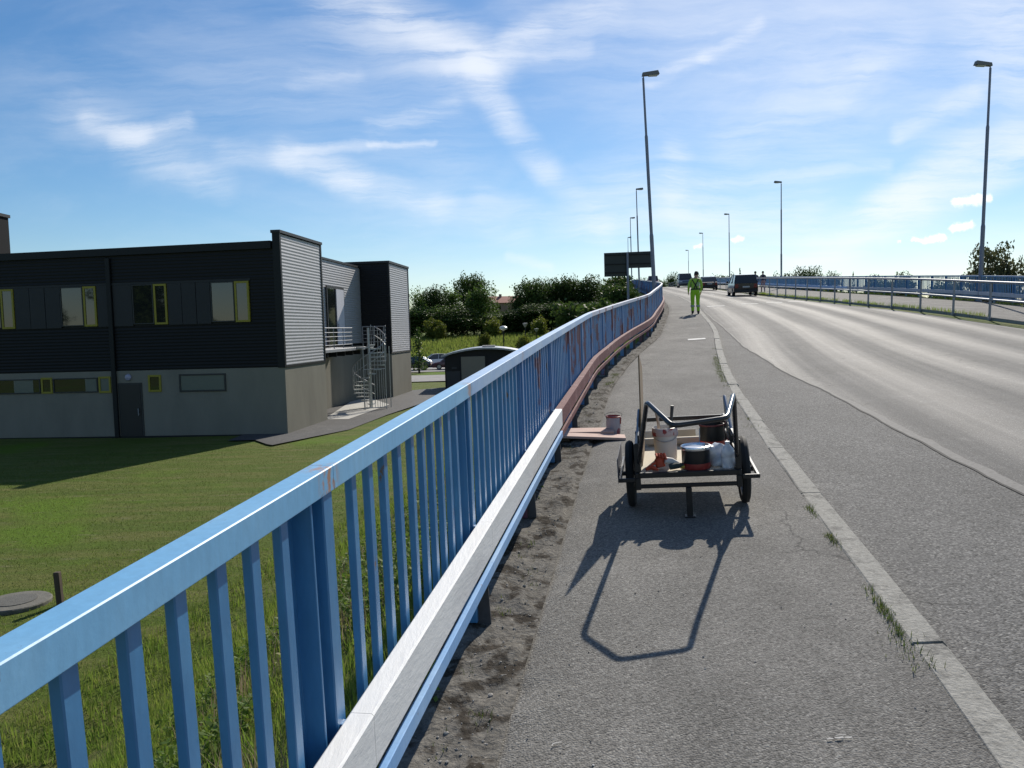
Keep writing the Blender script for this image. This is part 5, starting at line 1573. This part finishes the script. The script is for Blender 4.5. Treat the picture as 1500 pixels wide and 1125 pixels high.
for i, (xp, tp, y, k_) in enumerate([(602, 455, 160, 'a'), (648, 452, 158, 'b'), (676, 452, 156, 'a'), (716, 458, 157, 'd'), (742, 458, 160, 'a'), (770, 450, 160, 'a'), (800, 446, 162, 'c'), (838, 448, 162, 'a'), (870, 446, 164, 'c'), (896, 440, 164, 'a'), (915, 438, 164, 'c')]):
    x, zt = pxt(xp, tp, y); zb = low(x, y) - .2
    tree(k_, x, y, (zt - zb) / 11.0, 1.2, "low dark tree " + UL[i], "understorey of the wood", z=zb)
x, zt = pxt(757, 430, 205); tree('s', x, 205, (zt - low(x, 205)) / 10, .8, "small dark spruce behind the red roof", None)
x, zt = pxt(612, 482, 84); tree('k', x, 84, (zt - low(x, 84)) / 4.4, 1.0, "narrow conical bush at the corner of the office block before the cars", None, name="conical_bush", cat="bush")
for xp, tp, y, s, lab in ((632, 466, 150, 1.0, "yellow green bush at the foot of the dark second tree"), (647, 474, 148, .7, "small bright bush in the gap low in the wood"), (724, 466, 152, 1.0, "sunlit yellow green bush left of the park lamp"), (792, 464, 150, .9, "light green bush between the park lamps and the railing"),
                          (712, 487, 128, .55, "yellow flowering bush on the meadow bank"), (768, 489, 95, .55, "dark green bush beside the railing behind the shed roof")):
    x, zt = pxt(xp, tp, y); zb = low(x, y); r_ = tree('u', x, y, max(.3, (zt - zb) / 3.6), s, lab, None, z=zb, name="bush", cat="bush")
x, zt = pxt(1462, 362, 62); zb = 3.2
tree('r', x, 62, (zt - ground_z(x, 62)) / 5.4, 1.05, "olive bushy tree behind the tall lamp at the right edge", None, name="tree")
# far trees over the crest and beyond the right railing
FG = "far trees over the bridge"
for i, (xp, tp, y, k_, s, lab) in enumerate([(984, 403, 330, 'a', .8, "far dark tree over the crest of the road left of the blue van"), (1022, 404, 330, 'a', .5, "far tree behind the worker"), (968, 409, 340, 'c', .6, "far tree beside the leaning lamp on the crest"),
                              (1060, 402, 300, 'c', 1.4, "far grey green tree left of the black estate car"), (1084, 396, 260, 's', 1.1, "far spruce over the roof of the black estate car"),
                              (1150, 400, 260, 'c', 1.2, "far tree right of the second tall lamp"), (1172, 396, 250, 'a', 1.0, "far tree with rounded top above the right railing"), (1190, 396, 255, 'a', 1.0, "far tree next to a pointed one above the right railing"), (1186, 394, 250, 's', .7, "far pointed spruce above the right railing"),
                              (1250, 402, 220, 's', .7, "small far spruce above the right railing"), (1218, 402, 260, 'a', .9, "low far tree behind the blue bars right of the rounded one"), (1275, 408, 150, 'a', .6, "dark tree seen through the far railing"), (1330, 404, 140, 'a', .7, "dark tree seen between the bars near the tall lamp"), (1300, 408, 160, 'c', .6, "low dark tree seen through the blue bars"), (1390, 408, 120, 'c', .6, "low tree behind the far railing left of the tall lamp")]):
    x, zt = pxt(xp, tp, y); zb = min(low(x, y), zt - 6)
    tree(k_, x, y, (zt - zb) / (11.6 if k_ != 's' else 10), s, lab, FG, z=zb)

# scrub on the embankment beyond the sign, and trees behind the viewpoint that the windows mirror
for i, (y, t_, s, lab) in enumerate(((60, 4.5, 1.0, "dark bush on the embankment left of the sign post"), (70, 2.5, .9, "dark bush under the far end of the blue railing"), (80, 3.0, 1.1, "dark bush on the far embankment below the bend of the railing"), (66, 6.0, 1.3, "large dark bush at the foot of the embankment by the sign"), (95, 2.5, 1.2, "farthest dark bush beside the blue railing"))):
    x = F(y) - t_; r_ = tree('w', x, y, s, s, lab, "scrub on the embankment", name="bush", cat="bush")
for i, (x, y, s, lab) in enumerate(((-55, -30, .62, "tree mirrored in the right upper window of the office"), (-78, -30, .75, "tree mirrored in the left upper windows of the office"), (-64, -31, 1.35, "tall tree mirrored between the upper windows"))):
    tree('a' if i % 2 else 'c', x, y, s, s, lab, "trees behind the viewpoint")

# red roofed house in the wood
hx, hz_ = pxt(741, 433, 198)
hs_ = thing("house", "small house with red tiled roof half hidden in the wood", "house", (hx, 198, low(hx, 198)), .15)
zt = hz_ - low(hx, 198)
bx("wall", (-4, 0, -.5), (4, 7, zt - 1.6), mat("house_wall", (.30, .20, .15), .9), hs_)
m = MB(); m.add([(-4.4, -.5, zt - 1.7), (4.4, -.5, zt - 1.7), (4.4, 7.5, zt - 1.7), (-4.4, 7.5, zt - 1.7), (-4.4, 3.5, zt), (4.4, 3.5, zt)], [(0, 1, 5, 4), (2, 3, 4, 5), (0, 4, 3), (1, 2, 5), (0, 3, 2, 1)])
rf = m.build("roof", mat("red_roof_tiles", (.34, .13, .09), .8, var=.15, vscale=2), hs_)
m = MB(); m.box((-1.2, 3.0, zt - .8), (-.6, 3.6, zt + .5)); m.build("chimney", mat("house_wall", (.3, .2, .15)), rf)
bx("window", (-2.5, -.05, zt - 3.4), (-1.3, 0, zt - 2.3), M_glass, hs_)

# ------------------------------------------------------------------ grass, weeds and litter
def blades(name, pts, h0, h1, wd, m_, lean=.45, seed=1):
    rg = np.random.default_rng(seed); P = np.asarray(pts); n = len(P)
    h = rg.uniform(h0, h1, n)[:, None]; a = rg.uniform(0, 2 * PI, n)
    dirs = np.stack([np.cos(a), np.sin(a), np.zeros(n)], 1); per = np.stack([-np.sin(a), np.cos(a), np.zeros(n)], 1)
    w_ = rg.uniform(.6, 1.3, n)[:, None] * wd; ln = rg.uniform(.1, lean, n)[:, None]
    up = np.array([0, 0, 1.0])
    v0 = P - per * w_; v1 = P + per * w_; mid = P + up * h * .55 + dirs * h * ln * .4
    v2 = mid + per * w_ * .7; v3 = mid - per * w_ * .7; tip = P + up * h + dirs * h * ln
    V = np.stack([v0, v1, v2, v3, tip], 1).reshape(-1, 3)
    b = np.arange(n)[:, None] * 5
    T = np.concatenate([b + np.array([[0, 1, 2]]), b + np.array([[0, 2, 3]]), b + np.array([[3, 2, 4]])])
    o = link(name, fast_mesh(name, V, T, m_)); o['kind'] = 'stuff'; return o
def scatter(n, seed, d0, d1, t0, t1, dpow=1.0, tpow=1.0, thr=None, sc_=1.0):
    rg = random.Random(seed); out = []
    while len(out) < n:
        d = d0 + (d1 - d0) * rg.random() ** dpow; t = t0 + (t1 - t0) * rg.random() ** tpow
        x = F(d) - .16 - t
        if thr is not None and vnoise(x * sc_ + seed, d * sc_) < thr: continue
        out.append((x, d, ground_z(x, d) - .01))
    return out
tag(blades("grass", scatter(42000, 2, .4, 11, 0, 4.2, 1.3, 1.0), .05, .19, .0042, M_grass, .6, 2), None)
blades("grass", scatter(30000, 3, 8, 30, 0, 6.0, 1.3), .08, .22, .007, M_grass, .6, 3)
blades("grass", scatter(40000, 31, 1.5, 16, 3.6, 9.5, 1.2), .02, .06, .005, M_grass, .7, 31)
blades("lawn_grass", scatter(110000, 33, 5, 32, 4, 22, 1.1), .02, .055, .006, M_lawnblade, .8, 33)
blades("dry_grass", scatter(5200, 4, .8, 14, 0, 2.4, 1.3, 1.2, .5, .9), .10, .42, .0035, M_dry, .7, 4)
# broad leaved weeds along the slope under the railing
def weeds(name, pts, size, m_, seed, per=14):
    rg = np.random.default_rng(seed); P = np.repeat(np.asarray(pts), per, 0); n = len(P)
    P = P + np.stack([rg.normal(0, .055, n), rg.normal(0, .055, n), rg.uniform(.01, .24, n)], 1)
    nm = rg.normal(size=(n, 3)) * .6 + np.array([0, 0, 1]); nm /= np.linalg.norm(nm, axis=1)[:, None]
    a = rg.normal(size=(n, 3)); a -= nm * (a * nm).sum(1)[:, None]; a /= np.linalg.norm(a, axis=1)[:, None]
    b = np.cross(nm, a); s = rg.uniform(.5, 1.3, n)[:, None] * size
    V = np.stack([P - a * s, P + b * s * .5, P + a * s, P - b * s * .5], 1).reshape(-1, 3)
    o = link(name, fast_mesh(name, V, np.arange(n * 4).reshape(n, 4), m_)); o['kind'] = 'stuff'
weeds("weeds", scatter(3600, 5, .8, 16, .0, 2.6, 1.4, 1.3, .48, 1.1), .024, M_weed, 5)
weeds("weeds", scatter(260, 6, 1.0, 12, .0, 1.6, 1.4, 1.2, .52, 1.3), .020, M_leaf4, 6, 10)
# grass along kerb joint
rg = random.Random(9); pts = []
def tuft(x, y, z, n, s):
    for _ in range(n): pts.append((x + rg.gauss(0, s * .6), y + rg.gauss(0, s), z))
for d in np.arange(3.9, 6.2, .05):
    if vnoise(d * 3, 2) > .38: tuft(K(d) - .02, d, Z(d) - .004, int(6 + 60 * max(0, vnoise(d * 5, 2) - .3)), .025)
for d in (3.62, 3.78, 3.85, 9.6, 10.2, 11.5, 12.2, 13.4, 14.0, 14.6, 15.0, 15.5, 16.0, 16.6, 17.2, 18, 19, 20.5): tuft(K(d) - .03, d, Z(d) - .005, 34, .07)
for d in np.arange(14, 18.5, .12): tuft(K(d) - .05, d, Z(d) - .005, 26, .06)
for i in range(60):
    d = rg.uniform(1.5, 22); tuft(F(d) + rg.uniform(.02, .2), d, Z(d) - .10, rg.randint(4, 22), .04)
for d in np.arange(14.5, 16.5, .1): tuft(F(d) + .2, d, Z(d) - .09, 24, .06)
blades("kerb_weeds", pts, .008, .042, .0022, MATS["kerb_grass"], 1.2, 9)
pts = []
for d in np.arange(20, 70, .16):
    if vnoise(d * .9, 4) > .3: tuft(G(d) + .1, d, Z(d), int(4 + 14 * vnoise(d * .9, 4)), .10)
    if vnoise(d * .7, 9) > .35: tuft(R(d) - .25, d, Z(d), 16, .2)
blades("path_edge_weeds", pts, .05, .20, .007, M_grass, .8, 10)
# tall meadow grass on the bank
rg = random.Random(12); pts = []
for _ in range(26000):
    x = rg.uniform(-26, 24); y = rg.uniform(116, 158); pts.append((x, y, low(x, y)))
blades("meadow", pts, .35, .9, .10, M_meadow, .5, 12)
# stones and clods on the dirt verge
rg = random.Random(21); bm = bmesh.new()
for i in range(1300):
    d = .9 + 20 * rg.random() ** 1.7; x = F(d) + rg.uniform(.0, .26); s = rg.uniform(.002, .007) * (1 + (rg.random() > .95) * 1.0)
    Mx = Matrix.Translation((x, d, dirt_z(d, (x - F(d) + .2) / .5, x) + s * .3)) @ Matrix.Rotation(rg.uniform(0, 6), 4, 'Z') @ Matrix.Diagonal((s, s * rg.uniform(.6, 1.3), s * rg.uniform(.5, .8), 1))
    bmesh.ops.create_icosphere(bm, subdivisions=1, radius=1, matrix=Mx)
me = bpy.data.meshes.new("pebbles"); bm.to_mesh(me); bm.free()
me.materials.append(mat("pebble_stone", (.30, .28, .25), .9, var=.5, vscale=40))
o = link("pebbles", me); o['kind'] = 'stuff'
# grit and flakes of paint on the path
bm = bmesh.new()
for i in range(420):
    d = 2.0 + 16 * rg.random() ** 1.4; x = F(d) + .26 + rg.random() * (K(d) - F(d) - .3); s = rg.uniform(.0018, .0055)
    Mx = Matrix.Translation((x, d, pz(x, d) + s * .4)) @ Matrix.Diagonal((s, s * rg.uniform(.6, 1.3), s * .6, 1))
    bmesh.ops.create_icosphere(bm, subdivisions=1, radius=1, matrix=Mx)
me = bpy.data.meshes.new("grit"); bm.to_mesh(me); bm.free()
me.materials.append(mat("grit_stone", (.22, .21, .20), .9, color2=(.04, .04, .04), c2=(.5, .52), c2scale=9, color3=(.7, .68, .65), c3=(.6, .62), c3scale=11))
o = link("grit", me); o['kind'] = 'stuff'
# white chalk scuffs on the asphalt
M_scuff = mat("white_scuff", (.42, .41, .39), .9, var=.3, vscale=30)
def scuff(x, y, pts_, wd):
    m = MB(); P_ = [Vector((x + a, y + b, 0)) for a, b in pts_]
    vs = []
    for i, p in enumerate(P_):
        t_ = (P_[min(i + 1, len(P_) - 1)] - P_[max(i - 1, 0)]).normalized(); n_ = Vector((-t_.y, t_.x, 0)) * wd * (0.3 + .7 * math.sin(PI * (i + .5) / len(P_)))
        for q in (p - n_, p + n_): vs.append((q.x, q.y, pz(q.x, q.y) + .010))
    m.add(vs, [(2 * i, 2 * i + 1, 2 * i + 3, 2 * i + 2) for i in range(len(P_) - 1)])
    o = m.build("paint_scuff", M_scuff); o['kind'] = 'stuff'
scuff(1.175, 3.03, [(-.02, 0), (-.008, .004), (.004, .001)], .005)
scuff(1.20, 3.034, [(-.014, .002), (.0, .0), (.02, .004)], .006)
scuff(1.235, 3.032, [(-.01, .003), (.006, .0), (.016, .002)], .004)
scuff(1.215, 3.05, [(-.02, .0), (.0, .004), (.02, .001)], .002)
scuff(.135, 3.12, [(-.02, -.012), (-.015, .004), (0, .012), (.02, .015)], .003)
scuff(.29, 4.02, [(-.012, -.004), (0, .004), (.012, .003)], .003)
